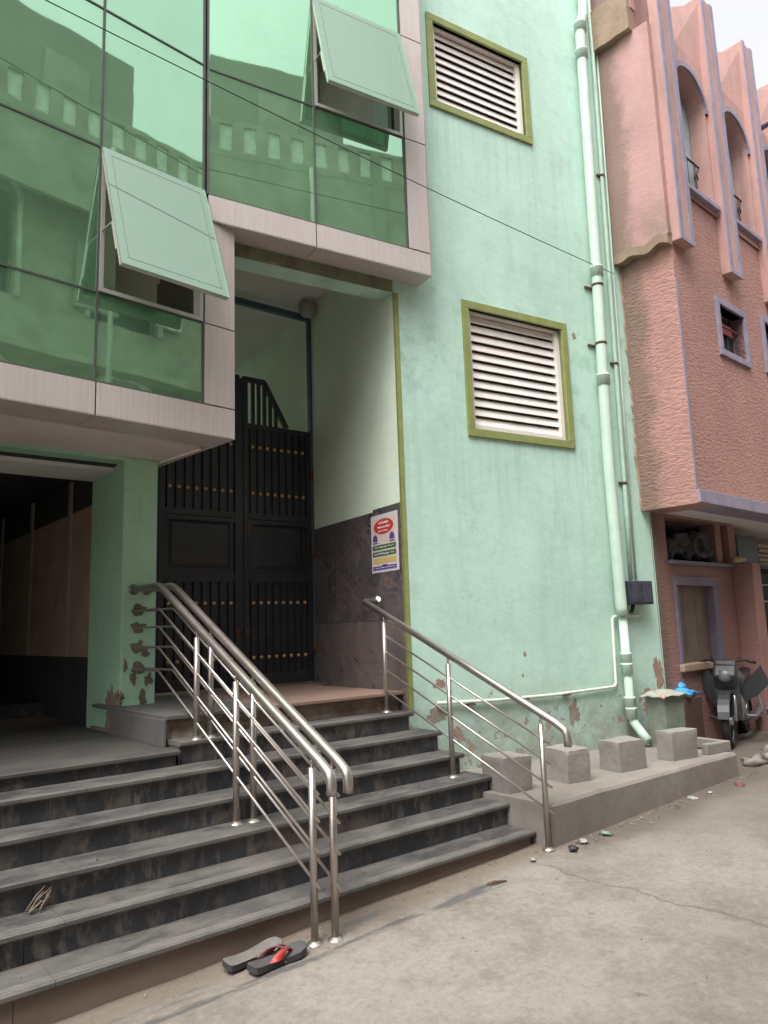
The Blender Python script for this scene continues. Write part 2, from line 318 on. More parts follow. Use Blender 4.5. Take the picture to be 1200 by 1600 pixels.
m_purple = simple('purple_grey_trim', (0.30, 0.26, 0.34), 0.7, var=0.25)
m_purpled = simple('dark_purple_frame', (0.16, 0.14, 0.185), 0.7, var=0.3)
m_brokenp = concrete('brown_cracked_plaster', (0.24, 0.17, 0.12), (0.40, 0.30, 0.22), 0.6, sc=2)
m_wood = simple('weathered_brown_board', (0.17, 0.125, 0.10), 0.75, var=0.3, scale=4)
m_teal = simple('dark_teal_paint', (0.025, 0.045, 0.05), 0.7, var=0.3)
m_curt = simple('pale_blue_curtain', (0.42, 0.50, 0.52), 0.8, var=0.25, scale=10)

# ------------------------------------------------------------------ mesh builder
def wm(o): return o.matrix_basis.copy() if o.parent is None else wm(o.parent) @ o.matrix_basis
class MB:
    def __init__(s): s.v = []; s.f = []; s.sm = []
    def add(s, vs, fs, sm=False):
        b = len(s.v); s.v += [Vector(v) for v in vs]; s.f += [[b + i for i in f] for f in fs]; s.sm += [sm] * len(fs); return s
    def box(s, x0, x1, y0, y1, z0, z1, M=None):
        vs = [Vector((x, y, z)) for z in (z0, z1) for y in (y0, y1) for x in (x0, x1)]
        if M is not None: vs = [M @ v for v in vs]
        return s.add(vs, [(0, 2, 3, 1), (4, 5, 7, 6), (0, 1, 5, 4), (2, 6, 7, 3), (0, 4, 6, 2), (1, 3, 7, 5)])
    def prism(s, poly, axis, a0, a1, M=None):   # poly in the two other axes
        def P(p, a):
            v = {'x': (a, p[0], p[1]), 'y': (p[0], a, p[1]), 'z': (p[0], p[1], a)}[axis]; v = Vector(v)
            return M @ v if M is not None else v
        n = len(poly); vs = [P(p, a0) for p in poly] + [P(p, a1) for p in poly]
        return s.add(vs, [list(range(n))[::-1], list(range(n, 2 * n))] + [(i, (i + 1) % n, n + (i + 1) % n, n + i) for i in range(n)])
    def tube(s, path, r, seg=12, cap=True):
        path = [Vector(p) for p in path]; n = len(path); rs = r if isinstance(r, (list, tuple)) else [r] * n
        t0 = (path[1] - path[0]).normalized(); up = Vector((0, 0, 1)) if abs(t0.z) < 0.9 else Vector((1, 0, 0))
        a = t0.cross(up).normalized(); vs = []
        for i, p in enumerate(path):
            t = ((path[min(i + 1, n - 1)] - path[i]).normalized() + (path[i] - path[max(i - 1, 0)]).normalized()).normalized()
            a = (a - t * a.dot(t)).normalized(); b = t.cross(a)
            for k in range(seg):
                th = 2 * math.pi * k / seg; vs.append(p + (a * math.cos(th) + b * math.sin(th)) * rs[i])
        fs = [(i * seg + k, i * seg + (k + 1) % seg, (i + 1) * seg + (k + 1) % seg, (i + 1) * seg + k) for i in range(n - 1) for k in range(seg)]
        s.add(vs, fs, True)
        if cap:
            b = len(s.v) - n * seg; s.f += [[b + k for k in range(seg)][::-1], [b + (n - 1) * seg + k for k in range(seg)]]; s.sm += [False, False]
        return s
    def lathe(s, prof, c=(0, 0, 0), seg=20, M=None):   # prof: (r,z)
        c = Vector(c); vs = []
        for r, z in prof:
            for k in range(seg):
                th = 2 * math.pi * k / seg; v = c + Vector((r * math.cos(th), r * math.sin(th), z)); vs.append(M @ v if M is not None else v)
        fs = [(i * seg + k, i * seg + (k + 1) % seg, (i + 1) * seg + (k + 1) % seg, (i + 1) * seg + k) for i in range(len(prof) - 1) for k in range(seg)]
        return s.add(vs, fs, True)
    def ico(s, c, r, sub=2, jag=0.0, sc=(1, 1, 1), seed=0.0, M=None):
        bm = bmesh.new(); bmesh.ops.create_icosphere(bm, subdivisions=sub, radius=1)
        vs = []
        for v in bm.verts:
            k = 1 + jag * mnoise.noise(v.co * 1.7 + Vector((seed, seed * 1.3, -seed)))
            p = Vector((v.co.x * sc[0], v.co.y * sc[1], v.co.z * sc[2])) * r * k + Vector(c); vs.append(M @ p if M is not None else p)
        fs = [[x.index for x in f.verts] for f in bm.faces]; bm.free(); return s.add(vs, fs, sub > 1)
    def wall(s, u0, u1, z0, z1, holes=(), y0=0.0, y1=0.25, step=None):
        us = sorted({u0, u1} | {h[0] for h in holes} | {h[1] for h in holes}); zs = sorted({z0, z1} | {h[2] for h in holes} | {h[3] for h in holes})
        us = [u for u in us if u0 <= u <= u1]; zs = [z for z in zs if z0 <= z <= z1]
        def solid(i, j):
            if i < 0 or j < 0 or i >= len(us) - 1 or j >= len(zs) - 1: return False
            u, z = (us[i] + us[i + 1]) / 2, (zs[j] + zs[j + 1]) / 2
            return not any(h[0] < u < h[1] and h[2] < z < h[3] for h in holes)
        for i in range(len(us) - 1):
            for j in range(len(zs) - 1):
                if not solid(i, j): continue
                a, b, c, d = us[i], us[i + 1], zs[j], zs[j + 1]
                s.add([(a, y0, c), (b, y0, c), (b, y0, d), (a, y0, d)], [(0, 1, 2, 3)])
                s.add([(a, y1, c), (b, y1, c), (b, y1, d), (a, y1, d)], [(3, 2, 1, 0)])
                if not solid(i - 1, j): s.add([(a, y0, c), (a, y0, d), (a, y1, d), (a, y1, c)], [(0, 1, 2, 3)])
                if not solid(i + 1, j): s.add([(b, y0, c), (b, y1, c), (b, y1, d), (b, y0, d)], [(0, 1, 2, 3)])
                if not solid(i, j - 1): s.add([(a, y0, c), (a, y1, c), (b, y1, c), (b, y0, c)], [(0, 1, 2, 3)])
                if not solid(i, j + 1): s.add([(a, y0, d), (b, y0, d), (b, y1, d), (a, y1, d)], [(0, 1, 2, 3)])
        return s
    def build(s, name, mat, parent=None, F=None, bevel=0.0, seg=2):
        X = F if F is not None else ID
        if parent is not None: X = wm(parent).inverted() @ X
        me = bpy.data.meshes.new(name); me.from_pydata([tuple(X @ v) for v in s.v], [], s.f)
        for p, q in zip(me.polygons, s.sm): p.use_smooth = q
        bm = bmesh.new(); bm.from_mesh(me); bmesh.ops.remove_doubles(bm, verts=bm.verts, dist=1e-5)
        bmesh.ops.recalc_face_normals(bm, faces=bm.faces); bm.to_mesh(me); bm.free()
        me.materials.append(mat); o = bpy.data.objects.new(name, me); COL.objects.link(o)
        if parent is not None: o.parent = parent
        if bevel: b = o.modifiers.new('bevel', 'BEVEL'); b.width = bevel; b.segments = seg; b.limit_method = 'ANGLE'
        return o
def thing(name, label, cat, M=ID, group=None):
    o = bpy.data.objects.new(name, None); COL.objects.link(o); o.matrix_basis = M; o.empty_display_size = 0.1
    o['label'] = label; o['category'] = cat
    if group: o['group'] = group
    return o
def tag(o, label=None, cat=None, group=None, kind=None):
    for k, v in (('label', label), ('category', cat), ('group', group), ('kind', kind)):
        if v: o[k] = v
    return o
def local(name, mat, M, mb, bevel=0, seg=2):           # a single-mesh thing whose origin stands at M
    o = mb.build(name, mat, None, None, bevel, seg); o.matrix_basis = M; return o
def T(x=0, y=0, z=0): return Matrix.Translation((x, y, z))
def RZ(a): return Matrix.Rotation(rad(a), 4, 'Z')
def arc(c, r, a0, a1, n, ax='y'):                     # arc in the yz plane at x=c[0]
    return [(c[0], c[1] + r * math.cos(a0 + (a1 - a0) * i / n), c[2] + r * math.sin(a0 + (a1 - a0) * i / n)) for i in range(n + 1)]

# ================================================================== STREET
FGD = FS @ T(0, 0, -0.02) @ Matrix.Rotation(-math.atan(GSL), 4, 'Y')
def grid_pts(lo, hi, a, b, fine, coarse):
    r = []; x = lo
    while x < hi:
        r.append(x); x += fine if a <= x < b else coarse
        if r[-1] < a < x: x = a
    r.append(hi); return r
mb = MB(); xs = grid_pts(-150, 150, -3, 6, 0.09, 6.5); ys = grid_pts(-150, 150, -4, 0.6, 0.09, 6.5)
vs = []
for y in ys:
    for x in xs:
        h = 0
        if -3 < x < 6 and -4 < y < 0.6:
            h = 0.010 * mnoise.noise(Vector((x * 0.9, y * 0.9, 0))) + 0.005 * mnoise.noise(Vector((x * 4, y * 4, 3)))
            h += 0.02 * max(0, min(1, (x - 2.0) / 1.5)) * mnoise.noise(Vector((x * 2.2, y * 2.2, 5)))
        vs.append((x, y, h))
nx = len(xs); mb.add(vs, [(j * nx + i, j * nx + i + 1, (j + 1) * nx + i + 1, (j + 1) * nx + i) for j in range(len(ys) - 1) for i in range(nx - 1)], True)
gnd = mb.build('ground', m_ground); gnd.matrix_basis = FGD; tag(gnd, kind='structure')

# ================================================================== STAIRCASE
st = thing('staircase', 'wide stone staircase with worn grey treads and black risers below the green building', 'staircase', FS)
NZ = [0.118 + 0.143 * k for k in range(6)]; NN = [0.155 + 0.225 * k for k in range(6)]
SE = [1.90, 1.975, 1.99, 1.935, 1.93, 1.835]
for k in range(6):
    s0 = -4.2 if k < 5 else -0.13
    joints = [s0] + ([-2.9, -1.17 + 0.1 * k, 0.55 - 0.13 * k] if k < 5 else [0.8]) + [SE[k]]
    mb = MB()
    for a, b in zip(joints, joints[1:]):
        x0, x1 = a + (0.001 if a > s0 else 0), b - (0.001 if b < SE[k] else 0)
        y0, y1, zt = NN[k], NN[k] + 0.285, NZ[k]
        # bull-nosed slab with three anti-slip grooves cut behind the nosing
        prof = [(y1, zt - 0.03), (y0 + 0.006, zt - 0.030), (y0, zt - 0.022), (y0, zt - 0.006), (y0 + 0.006, zt)]
        for gk in range(3):
            g0 = y0 + 0.024 + gk * 0.018; prof += [(g0, zt), (g0 + 0.002, zt - 0.0025), (g0 + 0.005, zt - 0.0025), (g0 + 0.007, zt)]
        prof += [(y1, zt)]
        mb.prism(prof, 'x', x0, x1)
    mb.build('tread', m_tread, st, FS)
    zlow = NZ[k - 1] if k else -0.3
    mb = MB(); rj = [s0, -1.32 + 0.09 * k, 0.3 + 0.1 * k, SE[k] - 0.03] if k < 5 else [s0 + .02, 0.9, SE[k] - 0.03]
    for a, b in zip(rj, rj[1:]): mb.box(a + 0.0015, b - 0.0015, NN[k] + 0.028, NN[k] + 0.05, zlow + (0.001 if k else 0), NZ[k] - 0.031)
    mb.build('riser', m_redriser if k == 0 else m_riser, st, FS)
mb = MB()
for k in range(6):
    mb.box(-4.2 if k < 5 else -0.12, SE[k] - 0.012, NN[k] + 0.045, 3.0, -0.4 if k == 0 else NZ[k - 1] - 0.06, NZ[k] - 0.034)
mb.build('concrete_core', m_brkn, st, FS)
# landing in front of the dark shop, a little below the sixth tread
mb = MB(); mb.prism([(3.7, 0.755), (1.279, 0.755), (1.273, 0.763), (1.273, 0.779), (1.279, 0.785), (3.7, 0.785)], 'x', -4.2, -0.131)
mb.build('landing_slab', m_landing, st, FS)
MB().box(-4.2, -0.15, 1.30, 1.33, NZ[4] + 0.001, 0.754).build('riser', m_riser, st, FS)
# platform before the gate
mb = MB(); mb.box(-0.145, 0.62, 1.455, 2.9, 0.955, 0.98); mb.build('platform_slab', m_greyslab, st, FS, 0.003)
mb = MB(); mb.box(0.622, 1.90, 1.44, 2.9, 0.957, 0.981); mb.box(0.3, 2.45, 2.9, 6.0, 0.955, 0.979); mb.build('platform_slab', m_redfloor, st, FS, 0.003)
mb = MB(); mb.box(-0.165, -0.146, 1.455, 2.44, 0.786, 0.957); mb.build('end_slab', m_greyslab, st, FS, 0.002)
# rough broken mortar face under the platform edge
mb = MB(); N = 60
for j in range(5):
    for i in range(N + 1):
        s = -0.145 + (2.02) * i / N; z = 0.834 + 0.12 * j / 4
        mb.v.append(Vector((s, 1.50 + 0.035 * mnoise.noise(Vector((s * 9, z * 14, 1))) * (1 if s < 0.9 else 0.25), z)))
for j in range(4):
    for i in range(N): mb.f.append([j * (N + 1) + i, j * (N + 1) + i + 1, (j + 1) * (N + 1) + i + 1, (j + 1) * (N + 1) + i]); mb.sm.append(False)
mb.build('broken_mortar_face', m_brkn, st, FS)

# ================================================================== GREEN BUILDING
gb = thing('green_building', 'mint green plastered building with green mirror-glass bays and two louvred windows', 'building', T(-1.352, 5.300, 4.554))
LV = [(2.232, 3.530, 6.455, 7.475), (2.487, 3.815, 3.205, 4.525)]
def inner(r, d): return (r[0] + d, r[1] - d, r[2] + d, r[3] - d)
TH = 10.6
mb = MB(); mb.wall(1.754, 4.85, -0.3, TH, [inner(r, 0.075) for r in LV] + [(0, 0, 0, 0)], 0, 0.28)
mb.wall(-0.4, 1.753, 4.43, 5.16, (), 0, 0.19)            # lintel over the recess
mb.build('wall', m_wall, gb, FG)
# louvred windows
for r in LV:
    a, b, c, d = r; mb = MB(); i_ = 0.075
    mb.box(a, b, -0.022, 0.06, d - i_, d); mb.box(a, b, -0.022, 0.06, c, c + i_)
    mb.box(a, a + i_, -0.0221, 0.0601, c + i_, d - i_); mb.box(b - i_, b, -0.0221, 0.0601, c + i_, d - i_)
    lw = mb.build('louvred_window', m_olive, gb, FG, 0.004)
    tag(lw, 'upper louvred window in its olive surround' if c > 5 else 'lower louvred window in its olive surround')
    a, b, c, d = inner(r, i_); mb = MB(); w_ = 0.05
    mb.box(a, b, 0.03, 0.08, c, c + w_); mb.box(a, b, 0.03, 0.08, d - 0.02, d)
    mb.box(a, a + w_, 0.0301, 0.0801, c + w_, d - 0.02); mb.box(b - w_, b, 0.0301, 0.0801, c + w_, d - 0.02)
    mb.build('frame', m_white, lw, FG, 0.003)
    n = 9 if c > 5 else 12; mb = MB(); ph = (d - c - w_ - 0.02) / n
    for k in range(n):
        z = c + w_ + ph * (k + 0.55)
        Mx = T(0, 0.075, z) @ Matrix.Rotation(rad(70), 4, 'X')
        mb.box(a + w_, b - w_, -0.040, 0.040, -0.004, 0.004, Mx)
    mb.build('louvre_slats', m_white, lw, FG)
    MB().box(a - 0.02, b + 0.02, 0.16, 0.17, c - 0.02, d + 0.02).build('backing', m_back, lw, FG)
# olive painted corner strip and edge band over the opening
mb = MB(); mb.box(1.735, 1.79, -0.003, 0.0, 0.79, 4.44); mb.box(1.733, 1.745, -0.003, 0.004, 0.79, 4.44)
mb.build('corner_stripe', m_olive, gb, FG)
def dirty_band():
    g = NT('dirty_olive_band'); a = g.noise(3.5, 7, 0.7); b = g.noise(1.4, 5, 0.6, g.vec((1, 1, 1), loc=(2, 2, 2)))
    c = g.mix(g.ramp(a, (0.4, 0), (0.62, 1)), (0.20, 0.21, 0.12), (0.13, 0.115, 0.09)); c = g.mix(g.ramp(b, (0.60, 0), (0.64, 1)), c, (0.33, 0.22, 0.18))
    return g.done(c, 0.85, 0, g.bump(a, 0.5, 0.01))
MB().box(0.1, 1.734, -0.004, 0.0, 4.436, 4.548).build('lintel_band', dirty_band(), gb, FG)
# entrance side wall, dado tiles, ceilings
MB().box(0.004, 6.0, -0.25, 0.0, 0.5, 5.05).build('side_wall', m_wallin, gb, FW)
mb = MB(); tx = [0.012, 0.46, 1.28, 1.74]
for a, b in zip(tx, tx[1:]): mb.box(a + 0.001, b - 0.001, 0.0, 0.014, 1.562, 2.53 + (0.02 if a < 0.1 else 0))
mb.build('dado_tiles', m_tile, gb, FW, 0.001)
mb = MB(); tx = [0.012, 0.78, 1.74]
for a, b in zip(tx, tx[1:]): mb.box(a + 0.001, b - 0.001, 0.0, 0.0145, 0.80, 1.558)
mb.build('dado_tiles', m_tile2, gb, FW, 0.001)
mb = MB(); mb.box(-3.0, 2.6, 0.19, 4.9, 5.0, 5.15); mb.build('recess_ceiling', m_ceiling, gb, FG)   # stops short: unseen roof gap added to let daylight into the recess
MB().box(-3.6, 1.6, 7.5, 7.7, 0.5, 7.0).build('back_wall', m_wallin, gb, FT @ T(0, -1.2, 0))
MB().box(0.02, 0.18, 3.201, 8.8, 0.5, 5.1).build('side_wall', m_wallin, gb, FS)
# pillar between shop and entrance
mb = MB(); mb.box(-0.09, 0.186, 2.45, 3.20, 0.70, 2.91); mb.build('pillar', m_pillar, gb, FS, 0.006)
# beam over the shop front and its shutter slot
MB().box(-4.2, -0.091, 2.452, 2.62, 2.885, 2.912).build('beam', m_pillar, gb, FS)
MB().box(-4.2, -0.091, 2.62, 2.70, 2.872, 2.911).build('shutter_slot', m_joint, gb, FS)
mb = MB(); mb.box(-4.2, -0.091, 2.70, 3.19, 2.84, 2.911); mb.build('beam', m_ceiling, gb, FS)
# shop interior
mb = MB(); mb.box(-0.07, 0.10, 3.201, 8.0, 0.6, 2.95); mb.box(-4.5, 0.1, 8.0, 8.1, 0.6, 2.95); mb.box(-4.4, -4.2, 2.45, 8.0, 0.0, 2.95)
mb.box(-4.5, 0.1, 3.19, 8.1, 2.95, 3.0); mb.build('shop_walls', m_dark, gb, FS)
MB().box(-4.2, -0.07, 3.7, 8.0, 0.6, 0.775).build('shop_floor', m_redriser, gb, FS)
MB().box(-4.2, -0.07, 4.5, 8.0, 0.775, 0.90).build('shop_step', m_riser, gb, FS)
mb = MB(); mb.box(-0.078, -0.071, 3.22, 7.9, 1.34, 2.64); mb.build('wall_panelling', simple('dusty_beige_panel', (0.34, 0.24, 0.18), 0.75, var=0.3, scale=3), gb, FS)
for y in (3.80, 5.10, 6.4): MB().box(-0.10, -0.079, y - 0.035, y + 0.035, 1.34, 2.94).build('panelling_strip', m_stripw, gb, FS)

# ---- left glazed bay: pinkish cladding, mirror glass grid
def panel(F, x0, x1, z0, z1, y0=0.0, y1=0.03, g=0.0055): return MB().box(x0 + g, x1 - g, y0, y1, z0 + g, z1 - g).build('cladding_panel', m_clad, gb, F, 0.0015)
LX = [-4.3, -3.25, -2.14, -1.04, 0.0]
for a, b in zip(LX, LX[1:]): panel(FL, a, b, 2.90, 3.125)
for z0, z1 in ((3.125, 3.735), (3.735, 4.552)): panel(FL, -0.262, 0.0, z0, z1)
for a, b in zip(LX, LX[1:]): MB().box(a + 0.003, b - 0.003, 0.001, 0.33, 2.90, 2.904).build('soffit_panel', m_clad, gb, FL)
mb = MB(); mb.box(-4.3, -0.004, 0.012, 0.32, 2.906, 3.12); mb.build('bay_core', m_joint, gb, FL)
MB().box(-0.030, 0.0, 0.031, 1.2, 2.905, 4.55).build('cladding_panel', m_clad, gb, FL)
mb = MB(); mb.prism([(-4.6, 1.2), (-0.7, 1.42), (0.27, 1.86), (0.16, 3.0), (-4.6, 3.3)], 'z', 2.913, 2.95); mb.build('soffit_plaster', m_soffit, gb, FS)
mb = MB(); mb.tube([SPt for SPt in ((0.275, 1.86, 2.905), (0.165, 2.9, 2.905))], 0.012, 6); mb.build('soffit_edge_trim', m_white, gb, FS)
GX = [-4.27, -3.19, -2.12, -1.048, -0.265]; GZ = [3.127, 3.735, 4.777, 5.832, 6.90, 8.0, 9.1, 10.2]
def pane(F, x0, x1, z0, z1, mat=None, y=0.012):
    return MB().box(x0 + 0.006, x1 - 0.006, y, y + 0.008, z0 + 0.006, z1 - 0.006).build('glass_pane', mat or m_glass, gb, F)
def mullions(F, xs_, zs_, skip=()):
    for x in xs_: MB().box(x - 0.008, x + 0.008, 0.004, 0.07, zs_[0], zs_[-1]).build('mullion', m_mull, gb, F)
    for z in zs_:
        if z in skip: continue
        mb = MB()
        for a, b in zip(xs_, xs_[1:]): mb.box(a + 0.008, b - 0.008, 0.0045, 0.06, z - 0.006, z + 0.006)
        mb.build('transom', m_mull, gb, F)
mullions(FL, GX, GZ)
for i in range(4):
    for j in range(len(GZ) - 1):
        if i == 3 and j == 1: continue
        pane(FL, GX[i], GX[i + 1], GZ[j], GZ[j + 1])
def sash(F, x0, x1, z0, z1, drop, lab):
    # opening light frame in the wall, and a top-hung sash swung outwards
    mb = MB(); f = 0.035
    mb.box(x0 + 0.009, x0 + f, -0.004, 0.09, z0, z1); mb.box(x1 - f, x1 - 0.009, -0.004, 0.09, z0, z1)
    mb.box(x0 + f, x1 - f, -0.004, 0.09, z0, z0 + 0.028); mb.box(x0 + f, x1 - f, 0.02, 0.09, z1 - 0.02, z1)
    fr = mb.build('window_opening_frame', m_alu, gb, F)
    L = z1 - z0 - 0.012; ang = math.asin(drop / L)
    H = F @ T(0, -0.006, z1 - 0.01) @ Matrix.Rotation(-ang, 4, 'X')
    s_ = MB(); w_ = 0.03
    s_.box(x0 + 0.005, x0 + 0.03, 0.0, 0.030, -L, 0); s_.box(x1 - 0.03, x1 - 0.005, 0.0, 0.030, -L, 0)
    s_.box(x0 + 0.03, x1 - 0.03, 0.0, 0.030, -L, -L + w_); s_.box(x0 + 0.03, x1 - 0.03, 0.0, 0.030, -w_, 0)
    sh = s_.build('open_sash', m_alu, gb, H, 0.001); tag(sh, lab)
    MB().box(x0 + 0.002, x1 - 0.002, -0.008, -0.001, -L - 0.004, 0.002).build('sash_glass', m_glass2, sh, H)
    e = 0.055; sl = MB(); sl.box(x0 + e, x1 - e, -0.0092, -0.0082, -L + e, -L + e + 0.005); sl.box(x0 + e, x1 - e, -0.0092, -0.0082, -e - 0.005, -e)
    sl.box(x0 + e, x0 + e + 0.005, -0.0092, -0.0082, -L + e, -e); sl.box(x1 - e - 0.005, x1 - e, -0.0092, -0.0082, -L + e, -e); sl.build('seal_line', m_seal, sh, H)
    # stay arms and handle
    for x in (x0 + 0.02, x1 - 0.02):
        p0 = F @ Vector((x, 0.03, z0 + 0.42 * L)); p1 = H @ Vector((x, 0.02, -0.62 * L))
        MB().tube([p0, p1], 0.006, 6).build('stay_arm', m_alu, sh)
    mb = MB(); xm = x0 + 0.012; mb.box(xm - 0.006, xm + 0.006, 0.03, 0.05, -L * 0.85, -L * 0.62); mb.build('handle', m_alu, sh, H, 0.002)
sash(FL, -1.048, -0.265, 3.742, 4.777, 0.335, 'left open green sash standing out above the landing')
# ---- right glazed bay above the recess
RX = [0.0, 0.895, 1.775]; RZs = [4.765, 5.822, 6.86, 7.95, 9.05, 10.2]
for a, b in ((0.0, 0.895), (0.895, 2.013)): panel(FR, a, b, 4.554, 4.763)
for z0, z1 in zip(RZs, RZs[1:]): panel(FR, 1.785, 2.013, z0, z1)
for a, b in ((0.0, 0.895), (0.895, 2.013)): MB().box(a + 0.003, b - 0.003, 0.001, 0.218, 4.553, 4.557).build('soffit_panel', m_clad, gb, FR)
mb = MB(); mb.box(0.01, 2.0, 0.012, 0.215, 4.559, 4.75); mb.box(1.79, 2.0, 0.012, 0.215, 4.751, 10.2); mb.build('bay_core', m_joint, gb, FR)
MB().box(2.0135, 2.017, 0.001, 0.2205, 4.556, 10.2).build('cladding_panel', m_clad, gb, FR)
mullions(FR, RX, RZs)
for i in range(2):
    for j in range(len(RZs) - 1):
        if i == 1 and j == 1: continue
        pane(FR, RX[i], RX[i + 1], RZs[j], RZs[j + 1])
sash(FR, 0.895, 1.775, 5.829, 6.86, 0.265, 'right open green sash high beside the upper louvred window')
# rooms behind the glass
mb = MB(); mb.box(-4.3, 0.2, 1.6, 1.7, 2.95, 10.4)
for z in (2.952, 6.3, 10.3): mb.box(-4.3, -0.05, 0.075, 1.6, z, z + 0.10)
mb.box(-0.9, -0.8, 0.3, 1.6, 3.06, 6.29)
mb.build('inner_room', m_room, gb, FL)
mb = MB(); mb.box(-0.3, 1.99, 1.9, 2.0, 5.17, 10.4); mb.box(1.9, 1.99, 0.235, 1.9, 5.17, 10.4)
for z in (5.17, 7.9, 10.3): mb.box(-0.1, 1.89, 0.23, 1.9, z, z + 0.08)
mb.build('inner_room', m_room, gb, FR)
mb = MB(); mb.box(-4.4, 4.85, 0.285, 4.9, 10.45, 10.6); mb.build('roof', m_conc, gb, FG)
MB().box(4.55, 4.85, 0.285, 6.0, -0.2, 10.4).build('end_wall', m_wall, gb, FG)

# ================================================================== GATE
gt = thing('gate', 'tall black double gate with ribbed leaves and rows of brass studs inside the entrance', 'gate', FT @ T(-0.83, 0, 0.98))
gt['label'] = 'tall black double-leaf metal gate with ribs and brass studs at the top of the stairs'
mb = MB(); mb.box(-0.028, 0.02, -0.03, 0.03, 0.982, 4.88); mb.box(-1.72, -1.665, -0.03, 0.03, 0.982, 4.88); mb.box(-1.664, -0.029, -0.028, 0.028, 4.82, 4.88)
mb.build('gate_frame', m_gateblue, gt, FT, 0.003)
def leaf(x0, x1, peak_left):
    mb = MB(); e = 0.055; zb, z1, z2, z3, zt = 1.0, 1.98, 2.06, 2.60, 3.57
    mb.box(x0, x0 + e, -0.025, 0.025, zb, zt); mb.box(x1 - e, x1, -0.025, 0.025, zb, zt)
    for a, b in ((zb, zb + 0.10), (z1, z2), (z3, z3 + 0.06), (zt - 0.05, zt)): mb.box(x0 + e, x1 - e, -0.0245, 0.0245, a, b)
    mb.box(x0 + e, x1 - e, 0.0, 0.012, zb + 0.1, zt - 0.05)        # sheet
    lf = mb.build('leaf', m_gate, gt, FT, 0.003)
    # raised field in the middle panel
    p = MB(); a, b, c, d = x0 + e + 0.045, x1 - e - 0.045, z2 + 0.05, z3 - 0.05
    p.add([(a, -0.0, c), (b, -0.0, c), (b, -0.0, d), (a, -0.0, d), (a + .03, -0.018, c + .03), (b - .03, -0.018, c + .03), (b - .03, -0.018, d - .03), (a + .03, -0.018, d - .03)],
          [(0, 1, 5, 4), (1, 2, 6, 5), (2, 3, 7, 6), (3, 0, 4, 7), (4, 5, 6, 7)])
    p.box(x0 + e, x1 - e, -0.02, 0.0, z3 - 0.045, z3 - 0.005); p.build('panel', m_gate, lf, FT)
    n = 8; wv = (x1 - x0 - 2 * e) / n
    for a, b in ((zb + 0.1, z1), (z3 + 0.06, zt - 0.05)):
        rb = MB()
        for k in range(n):
            c = x0 + e + wv * (k + 0.5)
            rb.prism([(c - wv * 0.34, 0.0), (c - wv * 0.26, -0.022), (c + wv * 0.26, -0.022), (c + wv * 0.34, 0.0)], 'z', a, b)
        rb.build('ribs', m_gate, lf, FT)
    for z in (1.26, 1.78, 2.86, 3.33):
        for k in range(n):
            c = x0 + e + wv * (k + 0.5)
            MB().lathe([(0.0, 0.018), (0.012, 0.014), (0.0175, 0.005), (0.0175, 0)], seg=10, M=T(c, -0.0225, z) @ Matrix.Rotation(rad(90), 4, 'X')).build('stud', m_brass, lf, FT)
    # arched crest with open bars
    cr = MB(); s = 1 if peak_left else -1; xa, xb = (x0, x1) if peak_left else (x1, x0)
    pts = [(xa, 3.571), (xa, 4.03), (xa + s * 0.24, 4.03), (xa + s * 0.50, 3.575)]
    def bar(p, q, t=0.025): 
        d = Vector((q[0] - p[0], 0, q[1] - p[1])); L = d.length; M_ = T(p[0], 0, p[1]) @ d.to_track_quat('X', 'Z').to_matrix().to_4x4()
        cr.box(0, L, -0.02, 0.02, -t, t, M_)
    bar((xa + s * .025, 3.571), (xa + s * .025, 4.0)); bar((xa, 4.03), (xa + s * 0.25, 4.03)); bar((xa + s * 0.24, 4.03), (xa + s * 0.50, 3.575))
    for k in range(1, 6):
        x = xa + s * (0.05 + 0.065 * k); top = 4.02 if abs(x - xa) < 0.24 else 4.02 - (abs(x - xa) - 0.24) * 1.75
        cr.box(x - 0.018, x + 0.018, -0.012, 0.012, 3.571, top)
    cr.build('crest', m_gate, lf, FT)
    return lf
lf = leaf(-0.805, -0.035, True); rl = leaf(-1.655, -0.845, False)
MB().box(-0.843, -0.807, -0.012, 0.03, 1.0, 4.03).build('meeting_strip', m_gate, gt, FT)
MB().box(-1.664, -1.656, -0.02, 0.02, 1.1, 3.5).build('filler', m_gate, gt, FT)
for z in (1.33, 2.30, 3.10):
    MB().lathe([(0.0, -0.06), (0.016, -0.06), (0.016, 0.06), (0, 0.06)], (-0.032, -0.04, z), 10).build('hinge', m_rust, gt, FT)
for x in (-0.875, -0.775): MB().box(x - 0.02, x + 0.02, -0.032, -0.0255, 1.46, 1.54).build('lock_plate', m_rust, gt, FT, 0.004)
MB().box(-0.77, -0.73, -0.030, -0.0255, 2.44, 2.56).build('lock_plate', m_rust, gt, FT, 0.004)

# lamp on the recess wall
lm = thing('ceiling_lamp', 'small round white lamp at the ceiling of the gate recess', 'lamp', FW @ T(1.55, 0.10, 4.86))
MB().lathe([(0.0, 0.14), (0.06, 0.139), (0.062, 0.12), (0.0, 0.12)], seg=20).build('base', m_white, lm, FW @ T(1.55, 0.10, 4.86))
MB().lathe([(0.055, 0.125), (0.082, 0.10), (0.094, 0.05), (0.088, 0.0), (0.06, -0.05), (0.0, -0.075)], seg=24).build('lamp_globe', simple('dull_white_glass', (0.36, 0.34, 0.33), 0.35, bump=0), lm, FW @ T(1.55, 0.10, 4.86))

# ================================================================== POSTER
FPO = FW @ T(0.27, 0.016, 2.235)
po = thing('poster', 'white printed poster with a red oval and green and yellow bands on the marble dado', 'poster', FPO)
PW, PH = 0.225, 0.255
